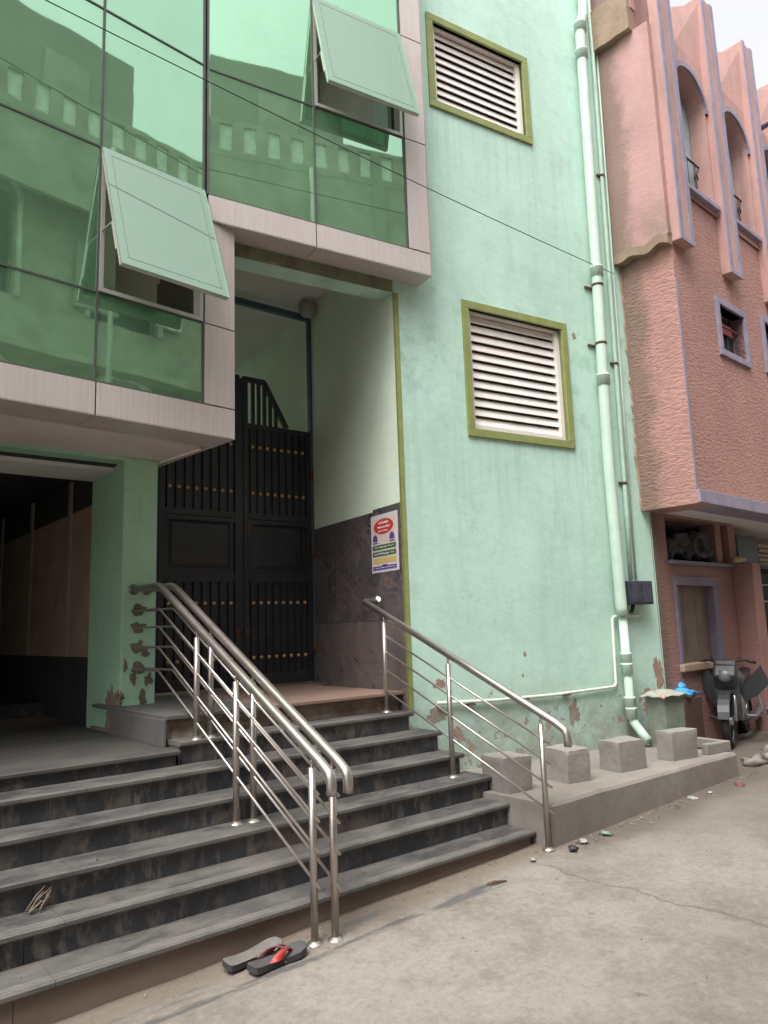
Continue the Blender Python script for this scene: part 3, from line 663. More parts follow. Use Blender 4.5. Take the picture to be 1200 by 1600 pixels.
# seen from inside the recess, reading left to right runs towards the street: mirror X
def px_(x): return -x
def quad(name, pts, mat, parent, lay): 
    mb = MB(); mb.prism([(px_(x), z) for x, z in pts], 'y', 0.0012 + lay * 0.0007, 0.0012 + lay * 0.0007 + 0.0004); return mb.build(name, mat, parent, FPO)
def flat(name, c, r=0.6): 
    g = NT(name); return g.done(g.mix(g.noise(30, 3), mul(c, 0.85), mul(c, 1.05)), r)
m_paper = flat('poster_paper', (0.62, 0.52, 0.46)); m_pred = flat('poster_red', (0.50, 0.04, 0.03)); m_pgreen = flat('poster_green', (0.05, 0.14, 0.06))
m_pyel = flat('poster_yellow', (0.58, 0.42, 0.13)); m_ppur = flat('poster_purple', (0.09, 0.06, 0.24)); m_pwhite = flat('poster_white', (0.78, 0.72, 0.70)); m_pedge = flat('poster_edge', (0.60, 0.55, 0.60))
mb = MB(); n = 12; vs = []
for i in range(n + 1):
    for j in range(n + 1): 
        x = -PW + 2 * PW * i / n; z = -PH + 2 * PH * j / n; vs.append((x, 0.0008 + 0.0005 * mnoise.noise(Vector((x * 9, z * 9, 0))), z))
mb.add(vs, [(i * (n + 1) + j, (i + 1) * (n + 1) + j, (i + 1) * (n + 1) + j + 1, i * (n + 1) + j + 1) for i in range(n) for j in range(n)], True)
pp = mb.build('paper', m_pedge, po, FPO)
R4 = lambda a, b, c, d: [(a, c), (b, c), (b, d), (a, d)]
quad('printed_field', R4(-0.205, 0.185, -0.232, 0.225), m_paper, po, 0)
mb = MB(); mb.prism([(px_(-0.01 + 0.165 * math.cos(t * math.pi / 18)), 0.145 + 0.068 * math.sin(t * math.pi / 18)) for t in range(36)], 'y', 0.0028, 0.0032); mb.build('red_oval', m_pred, po, FPO)
def squig(name, x0, x1, z, amp, th, mat, seed, lay):
    mb = MB(); n = 34
    for i in range(n):
        if mnoise.noise(Vector((i * 0.8, seed * 3.1, 0))) < -0.28: continue
        xa = x0 + (x1 - x0) * i / n; xb = x0 + (x1 - x0) * (i + 0.95) / n; zc = z + amp * mnoise.noise(Vector((i * 0.55, seed, 2))); h = th * (0.6 + 0.8 * abs(mnoise.noise(Vector((i * 0.9, seed, 7)))))
        mb.box(min(px_(xa), px_(xb)), max(px_(xa), px_(xb)), 0.0012 + lay * 0.0007, 0.0016 + lay * 0.0007, zc - h, zc + h)
    mb.build(name, mat, po, FPO)
squig('white_lettering', -0.09, 0.08, 0.178, 0.014, 0.009, m_pwhite, 1, 4)
squig('white_lettering', -0.12, 0.10, 0.140, 0.016, 0.009, m_pwhite, 2, 4)
squig('white_lettering', -0.10, 0.06, 0.106, 0.010, 0.005, m_pwhite, 3, 4)
for cx in (-0.155, 0.125):
    pts = [(cx - 0.04, 0.02), (cx + 0.04, 0.02), (cx + 0.04, 0.055), (cx + 0.02, 0.075), (cx, 0.085), (cx - 0.02, 0.075), (cx - 0.04, 0.055)]
    quad('purple_emblem', pts, m_ppur, po, 2); quad('purple_emblem', R4(cx - 0.04, cx + 0.04, 0.0, 0.012), m_ppur, po, 2)
squig('grey_lettering', -0.08, 0.06, 0.045, 0.02, 0.003, m_pedge, 5, 2)
for z in (-0.035, -0.093):
    quad('green_band', R4(-0.205, 0.185, z - 0.021, z + 0.021), m_pgreen, po, 2); squig('green_lettering', -0.17, 0.15, z, 0.010, 0.0055, m_pedge, z * 50, 4)
quad('yellow_band', R4(-0.205, 0.185, -0.172, -0.132), m_pyel, po, 2)
quad('purple_band', [(-0.205, -0.232), (0.185, -0.232), (0.185, -0.2), (0.04, -0.2), (0.03, -0.188), (-0.04, -0.188), (-0.05, -0.2), (-0.205, -0.2)], m_ppur, po, 2)
squig('purple_lettering', -0.19, 0.17, -0.216, 0.006, 0.003, m_pwhite, 9, 4)

# ================================================================== HANDRAILS
SL = 0.503
def hz(n): return 0.885 + SL * n
BARS = (0.715, 0.585, 0.437, 0.272)
def handrail(s0, s1, label, posts, nend, to_pillar, xend=None):
    F = FS @ T(s0, 0, 0); sh = (s1 - s0) / 1.45
    X = lambda n: sh * n
    h = thing('handrail', label, 'handrail', F @ T(0, 0, gz(s0)), group='steel handrails of the staircase')
    low = [(X(-.1), -0.168, hz(-.1) - 0.135), (X(-.1), -0.172, hz(-.1) - 0.10), (X(-.1), -0.168, hz(-.1) - 0.062), (X(-.1), -0.152, hz(-.1) - 0.034), (X(-.1), -0.13, hz(-.13) - 0.004)]
    path = low + [(X(n), n, hz(n)) for n in (-0.08, 0.0)]
    if to_pillar:
        zt = hz(1.94); path += [(X(1.85), 1.85, hz(1.85)), (X(1.91), 1.91, zt - 0.022), (X(1.95), 1.95, zt - 0.006), (X(2.0), 2.0, zt), (X(2.44), 2.445, zt)]
    else: path += [(X(nend), nend, hz(nend))] + ([] if xend is None else [(xend[0] * 0.6, nend + 0.05, hz(nend) + 0.02), (xend[0], xend[1], hz(nend) + 0.025)])
    MB().tube(path, 0.026, 16).build('top_tube', m_steel, h, F)
    for zb in BARS:
        if to_pillar:
            zt = zb + SL * 1.945
            p = [(X(-.05), posts[0][0] - 0.055, zb + SL * (posts[0][0] - 0.055)), (X(1.93), 1.93, zt - 0.008), (X(1.96), 1.96, zt), (X(2.44), 2.445, zt)]
        else: p = [(X(posts[0][0] - .055), posts[0][0] - 0.055, zb + SL * (posts[0][0] - 0.055)), (X(1.47), 1.47, zb + SL * 1.47)]
        MB().tube(p, 0.0078, 10).build('bar', m_steel, h, F)
    for n, zb in posts:
        mb = MB(); mb.tube([(X(n), n, zb), (X(n), n, hz(n) - 0.072)], 0.0195, 14)
        ps = mb.build('post', m_steel, h, F)
        MB().tube([(X(n), n, hz(n) - 0.074), (X(n), n, hz(n) - 0.02)], 0.0085, 8).build('pin', m_steel, ps, F)
        MB().lathe([(0.0, 0.016), (0.022, 0.016), (0.026, 0.010), (0.038, 0.007), (0.042, 0.0)], (X(n), n, zb), 16).build('base_flange', m_steel, ps, F)
    if to_pillar:
        MB().lathe([(0.04, 0), (0.043, 0.006), (0.028, 0.012), (0.028, 0.02)], seg=16, M=T(0, 2.449, hz(1.94)) @ Matrix.Rotation(rad(90), 4, 'X')).build('wall_flange', m_steel, h, F @ T(X(2.44), 0, 0))
    return h
handrail(0.0, -0.0, 'left steel handrail of the pair down the middle of the steps', [(0.0, gz(0)), (0.795, NZ[2]), (1.325, NZ[5])], 0, True)
handrail(0.10, 0.105, 'right steel handrail of the pair down the middle of the steps', [(-0.035, gz(0.1)), (0.775, NZ[2]), (1.335, NZ[5])], 0, True)
hr = handrail(1.868, 1.70, 'single steel handrail on the right edge of the steps against the mint wall', [(0.03, gz(1.87)), (0.80, NZ[2]), (1.45, NZ[5])], 1.66, False, (-0.02, 1.70))
# holes hacked in the pillar round the bars
for i, zb in enumerate(BARS):
    zt = zb + SL * 1.945; mb = MB(); vs = []; n = 14
    for k in range(n):
        a = 2 * math.pi * k / n; r = 0.045 + 0.03 * mnoise.noise(Vector((math.cos(a) * 1.4 + i * 3, math.sin(a) * 1.4, 2))); vs.append((0.045 + r * 1.25 * math.cos(a), zt + 0.004 + r * math.sin(a)))
    mb.prism(vs, 'y', 2.4455, 2.452); mb.build('plaster_hole', m_scar, gb, FS)
mb = MB()
for i in range(26):
    zz = random.uniform(0.80, 1.12); k = 1 - (zz - 0.80) / 0.36
    mb.ico((-0.086 + random.uniform(-.012, .02) , 2.455 + random.uniform(-.01, .10 * k + .01), zz), 0.022 * (0.5 + k), 2, 1.2, (1, 1.3, 1.3), i * 3.3)
mb.build('eroded_corner', m_brkn, gb, FS)
def patch(F, c, z, r, sx, sz, seed, mat, y0, name='peeled_patch'):
    n = 72; vs = []
    for k in range(n):
        a = 2 * math.pi * k / n; q = r * (1 + 0.22 * mnoise.noise(Vector((math.cos(a) * 5, math.sin(a) * 5, seed + 4))) + 0.10 * mnoise.noise(Vector((math.cos(a) * 14, math.sin(a) * 14, seed + 9))) + 0.75 * mnoise.noise(Vector((math.cos(a) * 1.3, math.sin(a) * 1.3, seed)))); q *= 1 + 0.3 * mnoise.noise(Vector((a * 4, seed, 1)))
        vs.append((c + q * sx * math.cos(a), z + q * sz * math.sin(a)))
    return MB().prism(vs, 'y', y0 - 0.0015, y0).build(name, mat, gb, F)
for c, z, r, sx, sz, sd_ in ((0.01, 1.19, 0.035, 0.8, 1.3, 3), (0.13, 1.16, 0.03, 1, 1.6, 4), (0.10, 1.37, 0.03, 1.2, 1, 5), (0.09, 1.03, 0.04, 0.8, 1.4, 6), (-0.05, 1.28, 0.025, .7, 1.8, 8)):
    patch(FS, c, z, r, sx, sz, sd_, m_scar, 2.449)
patch(FS @ T(-0.09, 0, 0) @ RZ(-90), -2.62, 0.92, 0.14, 0.8, 1.6, 12, m_brkn, 0.0)
for c, z, r, sx, sz, sd_ in ((2.06, 1.02, 0.05, 1.2, .8, 1), (2.02, 0.76, 0.07, 1.6, .8, 2), (2.2, 0.62, 0.05, 1.3, .8, 3), (3.55, 0.65, 0.07, .8, 1.6, 4), (3.0, 1.22, 0.02, 1, 1, 5), (3.93, 4.42, 0.03, 1, 1, 6), (4.76, .95, 0.13, .45, 1.5, 7), (4.6, 0.66, 0.12, 1, 1, 9)):
    patch(FG, c, z, r, sx, sz, sd_, simple('bare_pink_plaster%d' % sd_, (0.34, 0.22, 0.17) if sd_ % 2 else (0.30, 0.26, 0.21), 0.9, var=0.3, scale=20) , 0.0)

# ================================================================== PIPES AND BOX ON THE WALL
FGp = FG
def pipe(name, label, path, r, mat, collars=(), brackets=(), cat='pipe', seg=14):
    t = thing(name, label, cat, FGp @ T(*path[-1]))
    MB().tube(path, r, seg).build('pipe_run', mat, t, FGp)
    P = [Vector(p) for p in path]
    for z in collars:
        q = min(zip(P, P[1:]), key=lambda ab: 0 if min(ab[0].z, ab[1].z) <= z <= max(ab[0].z, ab[1].z) else 1 + abs((ab[0].z + ab[1].z) / 2 - z))
        f = (z - q[0].z) / ((q[1].z - q[0].z) or 1); c = q[0].lerp(q[1], f)
        MB().lathe([(r, -0.05), (r + 0.012, -0.05), (r + 0.012, 0.04), (r + 0.016, 0.045), (r + 0.016, 0.06), (r, 0.06)], c, seg).build('collar', mat, t, FGp)
    for z in brackets:
        q = min(zip(P, P[1:]), key=lambda ab: 0 if min(ab[0].z, ab[1].z) <= z <= max(ab[0].z, ab[1].z) else 9)
        f = (z - q[0].z) / ((q[1].z - q[0].z) or 1); c = q[0].lerp(q[1], f)
        mb = MB(); mb.lathe([(r, -0.012), (r + 0.005, -0.012), (r + 0.005, 0.012), (r, 0.012)], c, seg); mb.box(c.x - r - 0.04, c.x + r + 0.03, -0.02, -0.004, z - 0.012, z + 0.012)
        mb.build('bracket', m_rust, t, FGp)
    return t
yp = -0.10
pipe('drain_pipe', 'thick mint painted drain pipe running the full height of the green wall', [(4.37, yp, 10.4), (4.37, yp, 8.42), (4.36, yp, 8.30), (4.30, yp, 8.16), (4.285, yp, 8.02), (4.235, yp, 5.3), (4.175, yp, 3.2), (4.185, yp, 1.62), (4.20, yp, 1.55)], 0.056, m_pipe, (8.1, 7.75, 5.15, 3.95), (5.0, 4.35))
pipe('drain_pipe', 'lower length of drain pipe with ribbed joints ending in an elbow at the ledge', [(4.215, -0.08, 1.545), (4.22, -0.08, 0.62), (4.23, -0.10, 0.52), (4.245, -0.17, 0.43), (4.25, -0.24, 0.36)], 0.042, m_pipe, (1.12, 1.02, 0.70, 0.60), ())
pipe('conduit', 'thin mint conduit beside the thick drain pipe', [(4.56, -0.025, 10.2), (4.55, -0.025, 7.9), (4.50, -0.025, 5.0), (4.46, -0.025, 2.6), (4.44, -0.025, 1.90)], 0.022, m_pipe, (), (6.4, 4.2, 2.9))
pipe('conduit', 'thin dark conduit dropping down the corner of the green wall to the black box', [(4.66, -0.02, 10.2), (4.60, -0.02, 6.5), (4.56, -0.02, 4.0), (4.52, -0.02, 1.90)], 0.011, m_pipe, ())
wp = pipe('water_pipe', 'thin pale water pipe crossing low on the green wall behind the right handrail', [(4.53, -0.03, 1.535), (4.145, -0.03, 1.53), (4.125, -0.03, 1.51), (4.105, -0.03, 0.90), (4.08, -0.03, 0.862), (3.3, -0.03, 0.842), (2.6, -0.03, 0.846), (2.0, -0.03, 0.87)], 0.015, m_pipe2, ())
mb = MB()
for u_ in (2.35, 2.95, 3.45): mb = MB().box(u_ - 0.035, u_ + 0.035, -0.05, -0.002, 0.825, 0.838).build('pipe_clip', m_rust, wp, FG)
bx = thing('meter_box', 'small black electric box on the green wall beside the drain pipe', 'electric box', FG @ T(4.46, 0, 1.64))
MB().box(4.29, 4.63, -0.13, -0.001, 1.645, 1.88).build('box', m_box, bx, FG, 0.008)
MB().box(4.31, 4.45, -0.137, -0.131, 1.665, 1.86).build('cover', m_box, bx, FG, 0.003)
MB().box(4.47, 4.61, -0.137, -0.131, 1.665, 1.86).build('cover', m_box, bx, FG, 0.003)
MB().tube([(4.40, -0.06, 1.645), (4.38, -0.07, 1.60), (4.36, -0.06, 1.57)], 0.02, 8).build('cable_gland', m_black, bx, FG)

# ================================================================== LEDGE AND BLOCKS
ld = thing('concrete_ledge', 'long low concrete ledge at the foot of the green wall, right of the steps', 'ledge', FS @ T(1.93, 0, 0))
mb = MB(); n = 40; top = []; prof = []
for i in range(n + 1):
    s = 1.905 + (4.50 - 1.905) * i / n; w0 = 0.03 + 0.008 * mnoise.noise(Vector((s * 3, 0, 0))) - 0.02 * i / n
    zt = 0.305 + 0.006 * mnoise.noise(Vector((s * 2.2, 4, 0)))
    pr = [(s, w0 - 0.01, -0.3), (s, w0, 0.10), (s, w0 + 0.004, zt - 0.02), (s, w0 + 0.02, zt), (s, 1.0, zt - 0.005), (s, 1.40, zt - 0.01)]
    prof.append(pr)
vs = [p for pr in prof for p in pr]; fs = [(i * 6 + k, (i + 1) * 6 + k, (i + 1) * 6 + k + 1, i * 6 + k + 1) for i in range(n) for k in range(5)]
fs += [[0, 1, 2, 3, 4, 5], [n * 6 + k for k in range(6)][::-1]]
mb.add(vs, fs); mb.build('ledge_body', m_conc, ld, FS)
mb = MB(); mb.box(4.27, 4.60, -0.86, -0.80, 0.30, 0.395); mb.box(4.56, 4.62, -0.795, -0.1, 0.295, 0.39); mb.build('end_kerb', m_conc, ld, FG, 0.01)
def rough_box(x0, x1, y0, y1, z0, z1, seed, cuts=9, amp=0.004, chip=0.006):
    bm = bmesh.new(); bmesh.ops.create_cube(bm, size=1.0); bmesh.ops.subdivide_edges(bm, edges=bm.edges, cuts=cuts, use_grid_fill=True)
    S = Vector((x1 - x0, y1 - y0, z1 - z0)); O_ = Vector(((x0 + x1) / 2, (y0 + y1) / 2, (z0 + z1) / 2)); vs = []
    for v in bm.verts:
        ne = sum(abs(abs(c_) - 0.5) < 1e-4 for c_ in v.co); p = Vector((v.co.x * S.x, v.co.y * S.y, v.co.z * S.z)); q = p + Vector((seed * 3, 0, seed))
        d = amp * mnoise.noise(q * 9) + amp * 0.5 * mnoise.noise(q * 30)
        if ne >= 2: d -= chip * (0.25 + max(0, mnoise.noise(q * 14) * 1.6 + 0.1)) * (ne - 1)
        vs.append(p + p.normalized() * d + O_)
    fs = [[x.index for x in f.verts] for f in bm.faces]; bm.free(); return vs, fs
def block(u, n, w_, d_, h_, rot, label, seed):
    mb = MB(); mb.add(*rough_box(-w_ / 2, w_ / 2, 0, d_, -0.01, h_, seed))
    bm = None; o = local('concrete_block', m_block, FG @ T(u, n, 0.295) @ RZ(rot), mb)
    for v in o.data.vertices:
        v.co += Vector((mnoise.noise(v.co * 3 + Vector((seed, 0, 0))), mnoise.noise(v.co * 3 + Vector((0, seed, 0))), mnoise.noise(v.co * 3 + Vector((0, 0, seed))) * 0.6)) * 0.022
    tag(o, label, 'block', 'concrete blocks on the ledge')
block(2.09, -0.93, 0.26, 0.30, 0.25, 0, 'concrete block nearest the steps, seen behind the rails of the handrail', 1)
block(2.63, -0.97, 0.22, 0.27, 0.245, 0, 'concrete block just right of the end of the right handrail', 2)
block(3.275, -0.915, 0.31, 0.22, 0.24, 0, 'concrete block in front of the foot of the drain pipe', 3)
block(3.97, -0.87, 0.33, 0.17, 0.245, 0, 'concrete block farthest from the steps, near the plastic sheet', 4)

# ================================================================== FLIP-FLOPS
def sole_outline(L=0.27, W=0.105):
    pts = []
    ctrl = [(0, -.30), (0.03, -.36), (0.12, -.36), (0.30, -.31), (0.48, -.30), (0.66, -.40), (0.80, -.47), (0.92, -.40), (0.985, -.22), (1.0, 0.0), (0.975, .26), (0.90, .43), (0.78, .50), (0.62, .44), (0.45, .36), (0.28, .34), (0.12, .37), (0.03, .34), (0, .25), (-0.012, 0)]
    return [(x * L, y * W) for x, y in ctrl]
def flipflop(M, label, strap, top, side):
    M = M @ Matrix.Scale(1.12, 4)
    t = thing('flip_flop', label, 'flip-flop', M, group='flip-flops at the foot of the steps')
    o = sole_outline(); mb = MB(); n = len(o); lift = lambda x: 0.022 * max(0, (x - 0.15) / 0.12) ** 2 + 0.006 * max(0, (0.05 - x) / 0.05)
    vs = [(x, y, 0.0 + lift(x)) for x, y in o] + [(x, y, 0.024 + lift(x)) for x, y in o]
    mb.add(vs, [list(range(n))[::-1]] + [(i, (i + 1) % n, n + (i + 1) % n, n + i) for i in range(n)])
    mb.build('sole', side, t, M, 0.0)
    mb = MB(); vs = [(0.135 + (x - 0.135) * 0.995, y * 0.985, 0.0243 + lift(x)) for x, y in o]; mb.add(vs + [(0.135, 0, 0.0235)], [(i, (i + 1) % n, n) for i in range(n)])
    mb.build('footbed', top, t, M)
    if strap:
        for sg in (-1, 1):
            mb = MB(); k = 12; vs = []
            for i in range(k + 1):
                f = i / k; x = 0.095 + 0.115 * f; y = sg * 0.046 * (1 - f) ** 0.8 ; z = 0.020 + 0.046 * math.sin(math.pi * (0.08 + 0.92 * f) * 0.96) * (1 - 0.35 * f)
                wd = 0.058 * (1 - f) ** 0.8 + 0.008
                for q in (-1, 1): 
                    vs.append((x + q * wd * 0.5, y, z - 0.004 * (q == 1))); 
                    vs.append((x + q * wd * 0.5, y - sg * 0.004, z - 0.004 - 0.004 * (q == 1)))
            fs = []
            for i in range(k):
                a, b = i * 4, i * 4 + 4; fs += [(a, a + 2, b + 2, b), (a + 1, b + 1, b + 3, a + 3), (a, b, b + 1, a + 1), (a + 2, a + 3, b + 3, b + 2)]
            mb.add(vs, fs, True); s_ = mb.build('strap', m_red if sg < 0 else m_redd, t, M)
        MB().tube([(0.208, 0, 0.022), (0.207, 0, 0.034)], 0.004, 8).build('toe_post', m_redd, t, M)
    return t
m_red = simple('red_rubber_strap', (0.48, 0.045, 0.035), 0.45, var=0.2, scale=30); m_redd = simple('dull_red_strap', (0.20, 0.06, 0.055), 0.5, var=0.3, scale=30)
m_solet = simple('worn_grey_footbed', (0.155, 0.14, 0.125), 0.85, var=0.3, scale=14); m_soled = simple('dark_rubber_sole', (0.045, 0.045, 0.05), 0.7, var=0.3, scale=20)
m_sole2 = simple('dark_grey_footbed', (0.075, 0.07, 0.07), 0.8, var=0.3, scale=14)
flipflop(FS @ T(-0.455, 0.055, gz(-.4) + 0.006) @ RZ(4) @ Matrix.Rotation(rad(6), 4, 'X') @ T(0, 0, 0.004), 'plain worn grey flip-flop without a strap, against the bottom step', False, m_solet, m_soled)
flipflop(FS @ T(-0.385, -0.05, gz(-.3) + 0.003) @ RZ(3), 'dark flip-flop with a red strap, in front of the plain grey one', True, m_sole2, m_soled)

# ================================================================== PINK BUILDING
pb = thing('pink_building', 'pink rendered building with purple fins and arched windows right of the green wall', 'building', FP)
WIN = [(0.97, 1.62, 4.44, 4.98), (2.25, 2.9, 4.50, 5.1)]
mb = MB(); mb.wall(0.0, 9.0, 2.765, 6.13, WIN, 0.0, 0.3); mb.box(0.0, 0.3, 0.3, 3.0, 2.765, 5.5); mb.build('rough_wall', m_pinkr, pb, FP)
MB().box(-0.004, 0.035, -0.006, 0.0, 2.77, 5.0).build('corner_line', m_purple, pb, FP)
mb = MB(); mb.box(0.0, 9.0, -0.035, 0.3, 2.625, 2.76); mb.build('slab_fascia', m_purple, pb, FP, 0.006)
MB().box(-0.003, 0.4, 0.0, 3.0, 2.62, 2.764).build('slab_side', m_pinkr, pb, FP)
MB().box(0.41, 9.0, 0.31, 3.0, 2.63, 2.76).build('slab_soffit', m_ceiling, pb, FP)
for w_ in WIN:
    a, b, c, d = w_; mb = MB(); f = 0.075
    mb.box(a - f, b + f, -0.03, 0.12, c - f, c); mb.box(a - f, b + f, -0.03, 0.12, d, d + f); mb.box(a - f, a, -0.0301, 0.1201, c, d); mb.box(b, b + f, -0.0301, 0.1201, c, d)
    wd = mb.build('window', m_purple, pb, FP, 0.004)
    MB().box(a, b, 0.13, 0.14, c, d).build('pane', m_teal, wd, FP)
    mb = MB()
    for k in range(3): x = a + 0.12 + 0.14 * k; mb.box(x, x + 0.02, 0.09, 0.1, c, d - 0.14)
    mb.build('curtain', simple('dark_curtain', (0.06, 0.08, 0.09), 0.9), wd, FP)
    mb = MB(); mb.box(a + 0.04, b - 0.15, 0.07, 0.085, d - 0.26, d - 0.14); mb.box(a + 0.15, b - 0.02, 0.06, 0.07, d - 0.18, d - 0.165); mb.build('hanging_cloth', simple('red_cloth', (0.30, 0.06, 0.07), 0.8), wd, FP)
# upper storey: arched bays between fins
FT_ = 9.3
FIN = [0.0, 1.20, 2.40, 3.60, 4.80, 6.0]; FW_ = 0.30
AZ0, AZS = 6.20, 7.42       # sill and springing of the arches
def arch_wall(mb, a, b, z0, z1, xl, xr, zs, zsp, y, rev):
    c, r = (xl + xr) / 2, (xr - xl) / 2; n = 16; H = r * 0.95
    arcp = [(c - r * math.cos(math.pi * i / n), zsp + H * math.sin(math.pi * i / n)) for i in range(n + 1)]
    mb.add([(a, y, z0), (b, y, z0), (b, y, zs), (a, y, zs)], [(0, 1, 2, 3)])
    mb.add([(a, y, zs), (xl, y, zs), (xl, y, zsp), (a, y, zsp)], [(0, 1, 2, 3)]); mb.add([(xr, y, zs), (b, y, zs), (b, y, zsp), (xr, y, zsp)], [(0, 1, 2, 3)])
    for i in range(n):
        p, q = arcp[i], arcp[i + 1]
        if i < n // 2: mb.add([(a, y, zsp + (z1 - zsp) * i / (n / 2)), (p[0], y, p[1]), (q[0], y, q[1]), (a, y, zsp + (z1 - zsp) * (i + 1) / (n / 2))], [(0, 1, 2, 3)])
        else: mb.add([(p[0], y, p[1]), (b, y, z1 - (z1 - zsp) * (i - n / 2) / (n / 2)), (b, y, z1 - (z1 - zsp) * (i + 1 - n / 2) / (n / 2)), (q[0], y, q[1])], [(0, 1, 2, 3)])
    m = arcp[n // 2]; mb.add([(a, y, z1), (m[0], y, m[1]), (b, y, z1)], [(0, 1, 2)])
    ring = [(xl, zs)] + arcp + [(xr, zs)]
    for p, q in zip(ring, ring[1:]): mb.add([(p[0], y, p[1]), (q[0], y, q[1]), (q[0], y + rev, q[1]), (p[0], y + rev, p[1])], [(0, 1, 2, 3)])
    mb.add([(xl, y, zs), (xr, y, zs), (xr, y + rev, zs), (xl, y + rev, zs)], [(0, 1, 2, 3)])
    return ring
mb = MB(); mw = MB(); rings = []
for k in range(5):
    a, b = FIN[k] + FW_, FIN[k + 1]; xl, xr = a + 0.07, b - 0.04
    ring = arch_wall(mb, a, b, 6.10, 8.05, xl, xr, AZ0 + (0.03 * k), AZS, -0.02, 0.20); rings.append((ring, xl, xr))
    # folded parapet above
    v = a + (b - a) * 0.42; zt = 8.85
    zt = 8.78 + 0.04 * k
    mb.add([(a, -0.02, 8.05), (v, 0.16, 8.05), (v, 0.20, zt - 0.05), (a, -0.02, zt)], [(0, 1, 2, 3)]); mb.add([(v, 0.16, 8.05), (b, -0.02, 8.05), (b, -0.06, zt + 0.13), (v, 0.20, zt - 0.05)], [(0, 1, 2, 3)])
    mb.add([(a, -0.02, 8.05), (b, -0.02, 8.05), (v, 0.16, 8.05)], [(0, 1, 2)])
    mb.add([(a, 0.3, zt), (b, 0.3, zt), (b, -0.06, zt + 0.13), (v, 0.20, zt - 0.05), (a, -0.02, zt)], [(0, 1, 2, 3, 4)])
mb.box(0.0, 0.3, 0.0, 3.0, 5.501, 8.9); mb.build('upper_wall', m_pinks, pb, FP)
for k in range(5):
    ring, xl, xr = rings[k]; ar = MB()
    outer = []
    c = (xl + xr) / 2
    for p in ring:
        if p[1] <= AZS + 0.001: q = (p[0] + (-0.05 if p[0] < c else 0.05), p[1])
        else:
            d = Vector((p[0] - c, p[1] - AZS)); d = d.normalized() * 0.06; q = (p[0] + d.x, p[1] + d.y)
        outer.append(q)
    for i in range(1, len(ring) - 2):
        p, q, r_, t_ = ring[i], ring[i + 1], outer[i + 1], outer[i]
        ar.add([(p[0], -0.05, p[1]), (q[0], -0.05, q[1]), (r_[0], -0.05, r_[1]), (t_[0], -0.05, t_[1]), (p[0], -0.018, p[1]), (q[0], -0.018, q[1]), (r_[0], -0.018, r_[1]), (t_[0], -0.018, t_[1])],
               [(0, 1, 2, 3), (0, 4, 5, 1), (3, 2, 6, 7)])
    zs = ring[0][1]
    aw = ar.build('arched_window', m_purple, pb, FP)
    MB().box(xl - 0.02, xr + 0.02, -0.075, 0.30, zs - 0.05, zs + 0.004).build('sill', m_purple, aw, FP, 0.004)
    MB().box(xl - 0.05, xr + 0.05, 0.185, 0.20, zs - 0.1, AZS + 0.6).build('curtain', m_curt if k < 2 else simple('teal_shutter', (0.05, 0.17, 0.22), 0.6), aw, FP)
    g_ = MB()     # scroll grille
    for i in range(4):
        x = xl + 0.10 + i * (xr - xl - 0.2) / 3; g_.tube([(x, 0.12, zs), (x, 0.12, zs + 0.62)], 0.008, 6)
        pts = [(x + 0.055 * math.cos(t * 0.5) * (1 - t / 22), 0.12, zs + 0.2 + 0.22 * (i % 2) + 0.07 * math.sin(t * 0.5) * (1 - t / 22)) for t in range(18)]
        g_.tube(pts, 0.008, 6)
    g_.tube([(xl, 0.12, zs + 0.60), (xr, 0.12, zs + 0.60)], 0.012, 6); g_.tube([(xl, 0.12, zs + 0.12), (xr, 0.12, zs + 0.12)], 0.010, 6)
    g_.build('grille', m_black, aw, FP)
for k, x in enumerate(FIN):
    zb, zt = 5.40, 8.96 + 0.05 * k
    fb = MB().box(x, x + FW_, -0.10, 0.30, zb, zt).build('fin', m_pinks, pb, FP, 0.004)
    mb = MB(); mb.box(x - 0.002, x + 0.075, -0.112, -0.099, zb - 0.002, zt + 0.01); mb.box(x + FW_ - 0.075, x + FW_ + 0.012, -0.112, -0.099, zb - 0.002, zt + 0.01); mb.box(x + 0.075, x + FW_ - 0.075, -0.111, -0.099, zb - 0.002, zb + 0.04)
    mb.build('fin_trim', m_purple, fb, FP)
# projecting cracked plaster band on the side face, with broken lips
mb = MB()
ys = [0.0 + 0.1 * i for i in range(10)]
def lip(zc, th, jag, seed, nm, thick=0.10, ya=-0.01):
    mb = MB(); vs = []; n = 26
    for i in range(n + 1):
        y = ya + (0.94 - ya) * i / n; zl = zc + jag * mnoise.noise(Vector((y * 6, seed, 0))) - 0.02
        vs += [(-thick, y, zl), (-thick - 0.004, y, zl + th), (0.0, y, zl + th + 0.05), (0.0, y, zl)]
    fs = []
    for i in range(n):
        for k in range(4): a, b = i * 4 + k, i * 4 + (k + 1) % 4; fs.append((a, b, b + 4, a + 4))
    fs += [(0, 1, 2, 3), (n * 4 + 3, n * 4 + 2, n * 4 + 1, n * 4)]
    mb.add(vs, fs); mb.build(nm, m_brokenp, pb, FP)
lip(5.38, 0.10, 0.06, 1, 'cracked_plaster_lip'); lip(7.98, 0.5, 0.03, 5, 'cracked_plaster_lip', 0.17, 0.16)
mb = MB(); mb.box(-0.085, 0.0, -0.01, 0.95, 5.44, 7.97); mb.box(-0.10, 0, 0.15, 0.95, 8.25, 9.0); mb.build('side_plaster', m_pinkl, pb, FP)
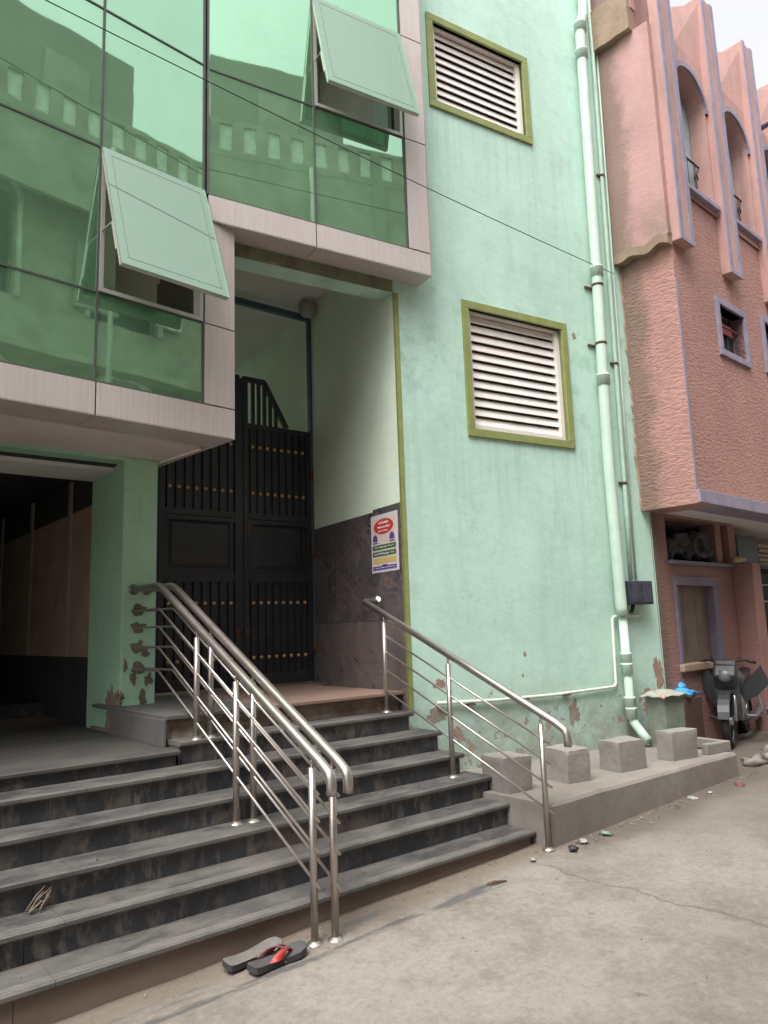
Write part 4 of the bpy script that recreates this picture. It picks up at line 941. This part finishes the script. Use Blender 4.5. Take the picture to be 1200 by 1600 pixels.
# roof spout
MB().tube([(2.98, -0.45, 8.16), (2.98, 0.1, 8.06)], 0.035, 8).build('roof_spout', m_purpled, pb, FP)
mb = MB(); vs = []; n = 90
for i in range(n + 1):
    z = 2.64 + 6.3 * i / n; a_ = 4.70 + 0.05 * mnoise.noise(Vector((z * 3, 1, 0))) + 0.03 * mnoise.noise(Vector((z * 11, 2, 0))); vs += [(a_, -0.006, z), (a_ + 0.01, -0.018, z), (4.90, -0.03, z)]
mb.add(vs, [(i * 3 + k, i * 3 + k + 1, i * 3 + k + 4, i * 3 + k + 3) for i in range(n) for k in range(2)])
mb.build('mortar_seam', m_brokenp, gb, FG)
# ---- ground floor
H1 = (0.36, 1.40, 0.98, 1.95); H2 = (0.30, 1.86, 2.12, 2.60)
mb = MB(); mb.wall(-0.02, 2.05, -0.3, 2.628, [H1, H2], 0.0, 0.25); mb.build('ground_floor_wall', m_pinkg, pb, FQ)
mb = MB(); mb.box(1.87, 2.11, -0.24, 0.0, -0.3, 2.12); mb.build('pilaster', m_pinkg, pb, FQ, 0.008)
MB().box(1.55, 1.70, 0.02, 0.2, 2.13, 2.62).build('post', m_pinkg, pb, FQ)
MB().box(0.30, 1.868, -0.05, 0.10, 2.075, 2.12).build('shelf', m_purpled, pb, FQ, 0.006)
a, b, c, d = H1; f = 0.10; mb = MB()
mb.box(a, b, -0.02, 0.15, d - f, d); mb.box(b - f * 1.3, b, -0.0201, 0.1501, c, d - f); mb.box(a, a + f * 0.6, -0.0201, 0.1501, c, d - f)
gw = mb.build('shuttered_window', m_purpled, pb, FQ, 0.004)
mb = MB(); x0 = a + f * 0.6; wv = (b - f * 1.3 - x0) / 3
for k in range(3): mb.box(x0 + wv * k + 0.003, x0 + wv * (k + 1) - 0.003, 0.08, 0.10, c + 0.03, d - f)
mb.build('shutter_boards', m_wood, gw, FQ, 0.003)
MB().box(a - 0.02, b - 0.05, -0.05, 0.15, c - 0.05, c + 0.03).build('sill', m_brokenp, gw, FQ, 0.01)
mb = MB(); mb.box(-0.02, 9, 2.2, 2.3, -0.2, 2.62); mb.box(2.05, 2.12, 0.25, 2.2, -0.2, 2.62); mb.box(-0.02, 0.25, 0.25, 2.2, 1.9, 2.62); mb.build('inner_wall', m_teal, pb, FQ)
mb = MB(); mb.box(2.12, 6.0, 0.9, 0.95, 1.30, 2.4); mb.build('shop_shutter', m_teal, pb, FQ)
mb = MB(); mb.box(2.12, 6.0, 0.88, 0.90, 1.70, 1.72); mb.box(2.12, 6.0, 0.88, 0.90, 1.96, 1.98); mb.build('shutter_rail', m_alu, pb, FQ)
mb = MB(); mb.box(2.14, 6.0, 0.1, 0.8, -0.2, 0.95); mb.build('shop_counter', simple('orange_brown_counter', (0.25, 0.12, 0.07), 0.7), pb, FQ)
mb = MB(); mb.box(9.0, 9.3, -2, 4, -0.2, 8.5); mb.build('far_wall', m_pinks, pb, FP)

# things on the shelf
mb = MB()
for i in range(16):
    c = (0.50 + 0.065 * i + random.uniform(-.04, .04), 0.07 + random.uniform(-.02, .05), 2.22 + 0.17 * abs(math.sin(i * 1.9)) * random.uniform(.5, 1)); mb.ico(c, 0.11 * random.uniform(.7, 1.15), 3, 0.8, (1.1, 0.7, 0.85), i * 2.2)
for i in range(6):
    c0 = Vector((0.95 + 0.02 * i, -0.02, 2.30)); mb.tube([c0 + Vector((0.12 * math.cos(t * .55) * (1 + i * .08), -0.03, 0.10 * math.sin(t * .55) * (1 + i * .06))) for t in range(12)], 0.012, 6)
bd = mb.build('scrap_bundle', simple('dusty_dark_scrap', (0.055, 0.052, 0.058), 0.85, var=0.5, scale=12), None, FQ)
tag(bd, 'dark bundle of scrap and coiled tubing on the shelf over the shuttered window', 'scrap bundle')
o = MB().box(2.10, 2.72, 0.0, 0.4, 2.14, 2.50).build('crate', simple('dark_green_plastic', (0.035, 0.06, 0.055), 0.6, var=0.3), None, FQ, 0.02); tag(o, 'dark green crate above the pink pilaster under the slab', 'crate')
o = MB().box(2.10, 6.0, -0.02, 0.5, 2.09, 2.13).build('plank', m_teal, pb, FQ)
mb = MB()
for k in range(5): mb.box(2.80 + 0.01 * (k % 2), 3.3, 0.02 + 0.01 * (k % 3), 0.4, 2.135 + 0.06 * k, 2.185 + 0.06 * k)
o = mb.build('paper_stack', simple('beige_paper', (0.30, 0.26, 0.20), 0.85, scale=20), None, FQ, 0.01); tag(o, 'stack of beige bundles on the shelf right of the green crate', 'paper stack')
o = MB().ico((1.86, -0.10, 2.165), 0.10, 3, 0.3, (1.1, 0.7, 0.35), 4).build('cloth', simple('yellowish_cloth', (0.42, 0.38, 0.22), 0.9), None, FQ); tag(o, 'small folded yellowish cloth on top of the pink pilaster', 'cloth')
o = MB().ico((2.36, 0.15, 1.02), 0.26, 3, 0.5, (1.2, 0.8, 0.4), 9).build('cloth', simple('purple_cloth', (0.25, 0.06, 0.26), 0.8), None, FQ); tag(o, 'bright purple cloth heaped on the shop counter at the right edge', 'cloth')

# ================================================================== CLUTTER BY THE CORNER
FC = FG @ T(4.45, -0.30, 0.29)
o = local('concrete_post', simple('mossy_concrete', (0.19, 0.22, 0.17), 0.85, var=0.4, scale=7), FC, MB().box(-0.14, 0.14, -0.11, 0.11, 0, 0.50), 0.015); tag(o, 'squat grey-green concrete post behind the farthest block', 'post')
mb = MB(); n = 14; vs = []
for i in range(n + 1):
    for j in range(n + 1):
        x = -0.19 + 0.40 * i / n; y = -0.15 + 0.30 * j / n; e = max(abs(x) - 0.13, abs(y) - 0.10, 0); vs.append((x, y, 0.52 + 0.03 * mnoise.noise(Vector((x * 9, y * 9, 0))) - e * 0.75))
mb.add(vs, [(i * (n + 1) + j, (i + 1) * (n + 1) + j, (i + 1) * (n + 1) + j + 1, i * (n + 1) + j + 1) for i in range(n) for j in range(n)], True)
def sheetmat():
    g = NT('crumpled_plastic'); n_ = g.noise(6, 4)
    return g.done(g.ramp(n_, (0.35, (0.30, 0.38, 0.31)), (0.52, (0.36, 0.36, 0.32)), (0.60, (0.40, 0.22, 0.17)), (0.66, (0.33, 0.38, 0.34))), 0.3)
o = local('plastic_sheet', sheetmat(), FC, mb); sm_ = o.modifiers.new('thick', 'SOLIDIFY'); sm_.thickness = 0.004; tag(o, 'crumpled pale plastic bag lying on the squat concrete post', 'plastic bag')
FB = FS @ T(5.28, 0.93, 0.12)
o = local('brown_box', simple('dark_brown_board', (0.085, 0.045, 0.035), 0.8, var=0.3), FB, MB().box(-0.18, 0.18, -0.14, 0.14, 0, 0.56), 0.01); tag(o, 'dark brown box standing between the concrete post and the motorcycle', 'box')
mb = MB(); mb.ico((-0.05, -0.06, 0.60), 0.12, 3, 0.6, (1.25, 0.8, 0.42), 3); mb.ico((0.0, 0.0, 0.66), 0.07, 3, 0.4, (1, 1, 0.8), 6); mb.tube([(0.05, -0.06, 0.60), (0.25, -0.10, 0.585)], [0.02, 0.008], 8)
o = local('blue_bag', simple('bright_blue_plastic', (0.06, 0.34, 0.68), 0.45, var=0.25, scale=18), FB, mb); tag(o, 'bright blue plastic bag knotted on top of the dark brown box', 'plastic bag')
o = local('bucket', simple('blue_bucket_plastic', (0.05, 0.12, 0.25), 0.5), FS @ T(6.5, 0.42, 0.155), MB().lathe([(0.0, 0.0), (0.13, 0.0), (0.165, 0.30), (0.175, 0.30), (0.175, 0.315), (0.158, 0.315), (0.125, 0.01), (0, 0.01)], seg=24)); tag(o, 'blue bucket cut by the right edge of the photo beside the motorcycle', 'bucket')

# ---- motorcycle, seen nearly head on, leaning on its stand
FM = FS @ T(6.15, 0.78, 0.15) @ RZ(198) @ Matrix.Scale(0.92, 4)   # local +X = forward, Z up
mc = thing('motorcycle', 'dusty black motorcycle parked nose-on with torn side flaps beside the pink pilaster', 'motorcycle', FM)
m_mblack = simple('dusty_black_paint', (0.03, 0.03, 0.034), 0.45, var=0.5, scale=9); m_chrome = simple('dull_chrome', (0.5, 0.5, 0.5), 0.3, 0.9, var=0.3)
m_rub = simple('tyre_rubber', (0.022, 0.022, 0.022), 0.85)
def wheel(x, r=0.29):
    Mx = T(x, 0, r) @ Matrix.Rotation(rad(90), 4, 'X')
    n, k = 32, 10; vs = []; fs = []
    for i in range(n):
        for j in range(k): A, B_ = 2 * math.pi * i / n, 2 * math.pi * j / k; rr = r - 0.04 + 0.04 * math.cos(B_); vs.append(Mx @ Vector((rr * math.cos(A), rr * math.sin(A), 0.045 * math.sin(B_))))
    fs = [(i * k + j, ((i + 1) % n) * k + j, ((i + 1) % n) * k + (j + 1) % k, i * k + (j + 1) % k) for i in range(n) for j in range(k)]
    wh = MB().add(vs, fs, True).build('wheel', m_rub, mc, FM)
    mb = MB(); mb.lathe([(r - 0.075, -0.02), (r - 0.06, -0.03), (r - 0.06, 0.03), (r - 0.075, 0.02), (r - 0.075, -0.02)], seg=32, M=Mx); mb.lathe([(0, -0.05), (0.045, -0.05), (0.045, 0.05), (0, 0.05)], seg=16, M=Mx)
    for i in range(10): a = math.pi * i / 5; mb.tube([Mx @ Vector((0.03 * math.cos(a), 0.03 * math.sin(a), 0)), Mx @ Vector(((r - 0.07) * math.cos(a), (r - 0.07) * math.sin(a), 0))], 0.004, 6)
    mb.build('rim', m_chrome, wh, FM)
wheel(0.60); wheel(-0.60)
for sg in (-1, 1): MB().tube([(0.60, sg * 0.075, 0.29), (0.42, sg * 0.075, 0.78)], 0.022, 10).build('fork_leg', m_chrome, mc, FM)
mb = MB(); mb.prism([(0.30 - 0.6 + 0.0, 0.0)] * 0 or [(0.90 * 0 + 0.33 + 0.33 * math.cos(a_), 0.29 + 0.33 * math.sin(a_)) for a_ in [rad(t) for t in range(10, 150, 14)]] + [(0.33 + 0.31 * math.cos(a_), 0.29 + 0.31 * math.sin(a_)) for a_ in [rad(t) for t in range(136, 0, -14)]], 'y', -0.06, 0.06, T(0.27, 0, 0)); mb.build('front_mudguard', m_mblack, mc, FM)
mb = MB(); mb.prism([(0.52, 0.62), (0.60, 0.80), (0.46, 0.98), (0.34, 0.94), (0.36, 0.66)], 'y', -0.12, 0.12); mb.build('headlight_cowl', m_mblack, mc, FM, 0.03, 3)
MB().lathe([(0, 0.03), (0.05, 0.026), (0.075, 0.01), (0.08, -0.03)], seg=20, M=T(0.57, 0, 0.79) @ Matrix.Rotation(rad(78), 4, 'Y')).build('headlight', simple('dusty_lens', (0.10, 0.10, 0.10), 0.35), mc, FM)
mb = MB(); mb.tube([(0.27, -0.29, 0.93), (0.36, -0.20, 0.96), (0.40, 0, 0.93), (0.36, 0.20, 0.96), (0.27, 0.29, 0.93)], 0.014, 8); mb.tube([(0.26, -0.30, 0.925), (0.31, -0.24, 0.945)], 0.022, 8); mb.tube([(0.26, 0.30, 0.925), (0.31, 0.24, 0.945)], 0.022, 8); mb.build('handlebar', m_black, mc, FM)
mb = MB(); mb.ico((0.08, 0, 0.72), 0.2, 3, 0, (1.35, 0.72, 0.7)); mb.build('fuel_tank', m_mblack, mc, FM)
mb = MB(); mb.prism([(-0.10, 0.68), (-0.12, 0.76), (-0.50, 0.77), (-0.85, 0.83), (-0.86, 0.77), (-0.45, 0.66)], 'y', -0.12, 0.12); mb.build('seat', m_black, mc, FM, 0.03, 3)
mb = MB(); mb.box(-0.15, 0.18, -0.11, 0.11, 0.25, 0.52); mb.lathe([(0.09, -0.14), (0.10, -0.12), (0.10, 0.12), (0.09, 0.14)], seg=16, M=T(0.02, 0, 0.34) @ Matrix.Rotation(rad(90), 4, 'X')); mb.build('engine', m_chrome, mc, FM, 0.01)
for sg in (-1, 1):
    MB().tube([(0.24, sg * 0.08, 0.62), (0.30, sg * 0.30, 0.58), (0.27, sg * 0.33, 0.34), (0.20, sg * 0.10, 0.24)], 0.013, 8).build('crash_guard', m_chrome, mc, FM)
    mb = MB(); mb.prism([(sg * 0.10, 0.62), (sg * 0.36, 0.90), (sg * 0.44, 0.70), (sg * 0.30, 0.56), (sg * 0.16, 0.48)] if sg > 0 else [(-0.08, 0.56), (-0.16, 0.42), (-0.26, 0.58), (-0.40, 0.78), (-0.20, 0.84)], 'x', 0.34, 0.348); mb.build('leg_flap', m_black, mc, FM)
mb = MB(); mb.prism([(-0.12, 0.30), (0.12, 0.30), (0.14, 0.60), (0.12, 0.92), (-0.10, 0.94), (-0.13, 0.62)], 'x', 0.50, 0.52); mb.build('front_cover', m_mblack, mc, FM, 0.008)
MB().tube([(0.12, 0.13, 0.30), (-0.30, 0.17, 0.24), (-0.80, 0.19, 0.33)], [0.018, 0.035, 0.045], 12).build('exhaust', m_chrome, mc, FM)
mb = MB(); mb.tube([(0.3, 0, 0.80), (0.1, 0, 0.55), (-0.2, 0, 0.35), (-0.6, 0.09, 0.29)], 0.02, 8); mb.tube([(-0.3, 0.1, 0.70), (-0.6, 0.1, 0.29)], 0.016, 8); mb.tube([(-0.3, -0.1, 0.70), (-0.6, -0.1, 0.29)], 0.016, 8); mb.build('frame', m_mblack, mc, FM)
for sg in (-1, 1):
    MB().tube([(0.33, sg * 0.18, 0.95), (0.42, sg * 0.14, 1.0), (0.50, sg * 0.08, 0.93), (0.46, sg * 0.06, 0.80)], 0.005, 6).build('brake_cable', m_black, mc, FM)
mb = MB()
for k in range(7): mb.tube([(0.05, -0.13, 0.36 + 0.03 * k), (0.05, 0.13, 0.36 + 0.03 * k)], 0.10 - 0.003 * k, 12)
mb.build('cylinder_fins', m_chrome, mc, FM)
MB().tube([(-0.05, -0.1, 0.28), (-0.02, -0.26, 0.0)], 0.012, 8).build('side_stand', m_chrome, mc, FM)

# ================================================================== STONES AND LITTER
def at_s(s, n): return (s, n, gz(s))
stones = [(5.05, 0.12, .10, 'largest pale broken stone beyond the end of the ledge'), (5.32, 0.10, .08, 'flat pale stone beside the largest broken stone'), (4.86, 0.30, .07, 'small rounded stone at the end of the ledge'), (5.55, -0.02, .09, 'long pale stone nearest the right edge of the photo'), (5.18, -0.10, .06, 'small stone in front of the largest broken stone'), (5.7, 0.25, .08, 'grey stone under the blue bucket')]
for i, (s, n, r, lb) in enumerate(stones):
    o = local('stone', m_block if i % 2 else m_conc, FS @ T(s, n, gz(s) + r * 0.25) @ RZ(i * 40), MB().ico((0, 0, 0), r, 2, 0.9, (1.3, 0.9, 0.5), i * 3.7)); tag(o, lb, 'stone', 'broken stones past the ledge')
m_lit = [simple('litter_white', (0.38, 0.38, 0.36), 0.6, bump=0), simple('litter_green', (0.22, 0.33, 0.26), 0.6, bump=0), simple('litter_red', (0.20, 0.06, 0.05), 0.6, bump=0), simple('litter_dark', (0.05, 0.045, 0.05), 0.6, bump=0)]
mb_by = [MB() for _ in m_lit]; random.seed(11)
def scrap(mb, s, n, sz, a):
    k = random.choice([4, 5, 6]); M_ = T(s, n, gz(s) + 0.006) @ RZ(a)
    pts = [(sz * random.uniform(.5, 1) * math.cos(2 * math.pi * i / k), 0.55 * sz * random.uniform(.5, 1) * math.sin(2 * math.pi * i / k)) for i in range(k)]
    vs = [M_ @ Vector((x, y, random.uniform(0.0, 0.012))) for x, y in pts]; vs += [v + Vector((0, 0, 0.0015)) for v in vs]
    mb.add(vs, [list(range(k))[::-1], list(range(k, 2 * k))] + [(i, (i + 1) % k, k + (i + 1) % k, k + i) for i in range(k)])
mbA = MB()
for i in range(110):
    s = random.uniform(2.0, 4.8); n = -0.02 - abs(random.gauss(0, 0.07)); scrap(mbA, s, n, random.uniform(.006, .018), random.uniform(0, 360))
for i in range(60): scrap(mbA, random.uniform(-1.5, 1.8), 0.13 - abs(random.gauss(0, 0.12)), random.uniform(.004, .010), random.uniform(0, 360))
for i in range(60): scrap(mbA, random.uniform(-1, 4), random.uniform(-2.5, 0), random.uniform(.003, .008), random.uniform(0, 360))
for i in range(70):
    k = random.randint(0, 4); s = random.uniform(-1.6, 1.85); n = random.uniform(NN[k] + 0.01, NN[k] + 0.22); n0 = len(mbA.v); scrap(mbA, s, n, random.uniform(.003, .007), 0)
    for v in mbA.v[n0:]: v.z += NZ[k] - gz(s) - 0.004
o = mbA.build('grit', m_brkn, None, None); o.data.transform(FS); tag(o, 'brown grit and crumbs of mortar scattered along the foot of the steps and ledge', 'grit', kind='stuff')
LIT = [(2.12, -0.06, .035, 0, 'white torn paper scrap closest to the post of the right handrail'), (2.36, -0.07, .035, 1, 'pale green wrapper lying in front of the ledge'), (3.55, -0.06, .04, 0, 'crumpled white wrapper in front of the far blocks'), (3.78, -0.09, .025, 0, 'small white scrap beside the crumpled white wrapper'), (4.15, -0.16, .04, 2, 'dark red scrap near the far end of the ledge'), (1.62, -0.04, .02, 0, 'tiny white scrap at the foot of the bottom step'), (1.95, -0.10, .035, 3, 'dark scrap of plastic by the foot of the right handrail')]
for s, n, sz, ci, lb in LIT:
    mb = MB(); Mk = FS @ T(s, n, gz(s) + 0.012) @ RZ(random.uniform(0, 90)); mb.ico((0, 0, 0), sz, 2, 1.1, (1.1, 0.8, 0.35), s * 5)
    tag(local('litter', m_lit[ci], Mk, mb), lb, 'litter', 'bits of litter along the ledge')
mb = MB(); mb.tube([(1.13, -0.10, gz(1.1) + 0.008), (1.17, -0.125, gz(1.1) + 0.016), (1.25, -0.145, gz(1.1) + 0.008)], [0.004, 0.009, 0.003], 8)
tag(mb.build('dry_pod', m_rust, None, FS), 'thin curved brown seed pod on the street near the bottom step', 'seed pod')

mb = MB(); random.seed(3); c0 = Vector((-1.13, NN[1] + 0.215, NZ[1] + 0.012))
for i in range(9):
    a = Vector((random.uniform(-.05, .03), random.uniform(-.03, .01), 0.0)); b = Vector((random.uniform(0, .07), random.uniform(-.005, .02), random.uniform(.02, .10)))
    mb.tube([c0 + a, c0 + a.lerp(b, 0.5) + Vector((0, 0, 0.01)), c0 + b], [0.006, 0.004, 0.002], 5)
tag(mb.build('dry_twigs', simple('straw_brown', (0.17, 0.13, 0.095), 0.8), None, FS), 'small clump of dry straw-coloured twigs against the third riser, far left', 'twigs')
# ================================================================== OVERHEAD CABLE
mb = MB(); A = Vector((-3.1, 3.05, 5.43)); B_ = FG @ Vector((4.55, -0.06, 5.22)); pts = []
for i in range(41):
    f = i / 40; p = A.lerp(B_, f); p.z -= 0.25 * 4 * f * (1 - f) * 0.25; pts.append(p)
CABLE = (A, B_)
tag(mb.tube(pts, 0.0038, 6).build('overhead_cable', m_cable), 'thin black cable slung across the glass bays to the drain pipe', 'cable')

# ================================================================== HOUSE ACROSS THE STREET (seen mirrored in the glass)
FO = FS @ T(0, -6.0, 0) @ RZ(180)    # local X = -s, Y away from the street
oh = thing('house', 'tall grey-green house with a slotted parapet seen mirrored in the green glass', 'house', FO)
m_oh = simple('greyish_olive_render', (0.42, 0.39, 0.33), 0.85, var=0.4, scale=1.6); m_ohl = simple('pale_trim', (0.80, 0.80, 0.74), 0.8); m_ohd = simple('dark_tower_render', (0.34, 0.32, 0.28), 0.85, var=0.2, scale=0.6)
slots = []; x = -4.95
while x < 12: slots.append((x - 0.24, x, 10.03, 10.76)); x += 0.455
wins = []
for fl in (6.3, 3.2, 0.2):
    for k in range(-2, 5): xx = k * 2.6 - 1.6; wins.append((xx, xx + 1.25, fl + (0.7 if fl > 1 else 0), fl + 2.5))
mb = MB(); mb.wall(-5.2, 12.0, -0.4, 10.0, [q for q in wins if q[0] > -5.1 and q[1] < 12], 0.0, 0.3); mb.build('wall', m_oh, oh, FO)
mb = MB(); mb.wall(-5.2, 12.0, 10.0, 10.85, [q for q in slots if q[1] < 11.9], -0.25, -0.10); mb.build('parapet', m_oh, oh, FO)
mb = MB()
for a, b, c, d in slots:
    if b < 11.9: mb.box(a, b, -0.20, -0.12, c, d)
mb.build('slot_fill', m_ohl, oh, FO)
mb = MB(); mb.box(-5.2, 12, -0.6, 0.3, 9.85, 9.99); mb.box(-5.2, 12, -0.4, 0.3, 6.0, 6.12); mb.box(-5.2, 12, -0.4, 0.3, 2.95, 3.07); mb.build('storey_band', m_oh, oh, FO)
mb = MB(); mb.box(-3.95, -1.25, 0.5, 4.0, 10.0, 12.75); mb.box(-1.5, 12, 2.5, 6, 10, 11.2); mb.build('roof_tower', m_ohd, oh, FO)
mb = MB(); mb.box(-5.2, 12, 0.31, 8, 9.9, 10.05); mb.box(-5.2, -4.9, 0.31, 8, 0, 9.9); mb.box(11.7, 12, 0.31, 8, 0, 9.9); mb.box(-5.2, 12, 8.0, 8.2, 0, 9.9); mb.build('shell', m_oh, oh, FO)
for a, b, c, d in wins:
    if a > -5.1 and b < 12:
        mb = MB(); cc, r = (a + b) / 2, (b - a) / 2 + 0.08; mb.tube([(a - .08, -0.03, c)] + [(cc - r * math.cos(math.pi * t / 14), -0.03, d - 0.15 + r * 0.7 * math.sin(math.pi * t / 14)) for t in range(15)] + [(b + .08, -0.03, c)], 0.05, 6)
        wv_ = mb.build('window', m_ohl, oh, FO); MB().box(a, b, 0.2, 0.22, c, d).build('pane', m_teal, wv_, FO)
# wavy white trim below the parapet
for xx in (-4.4, 0.2, 2.9, 5.4): MB().box(xx, xx + 0.22, -0.66, -0.601, 8.6, 9.84).build('pier', m_ohd, oh, FO)
for xx, zz, ww, hh in ((-3.4, 7.1, .8, 1.2), (-1.0, 7.4, .5, .7), (1.6, 7.0, .9, 1.3), (-4.7, 7.2, .5, 1.1)): MB().box(xx, xx + ww, -0.12, -0.02, zz, zz + hh).build('shutter', m_ohl if ww < .6 else m_ohd, oh, FO, 0.01)
for xx in (-2.95, 0.95, 4.3): MB().tube([(xx, -0.66, 9.9), (xx, -0.66, 0.2)], 0.05, 8).build('down_pipe', m_ohd, oh, FO)
mb = MB(); mb.box(-3.0, -2.2, 0.44, 0.5, 10.6, 12.1); mb.build('tower_panel', m_oh, oh, FO)
MB().box(-3.4, -2.9, -0.45, -0.02, 8.0, 8.35).build('air_conditioner', m_ohl, oh, FO, 0.02)
mb = MB(); mb.box(-5.2, 12, -0.60, -0.5, 8.6, 9.84); mb.build('balcony_hood', m_oh, oh, FO)
# low neighbour with a rail
o2 = thing('house', 'lower flat-roofed house beside the tall one, mirrored at the edge of the glass', 'house', FO @ T(-5.3, 0, 0))
MB().box(-14.0, -5.3, 0.2, 8, -0.4, 9.0).build('wall', m_oh, o2, FO)
mb = MB()
for k in range(20): mb.box(-14 + k * 0.45, -13.97 + k * 0.45, 0.2, 0.23, 9.0, 9.9)
for z in (9.3, 9.6, 9.9): mb.box(-14, -5.3, 0.199, 0.231, z, z + 0.03)
mb.build('roof_rail', m_ohl, o2, FO)
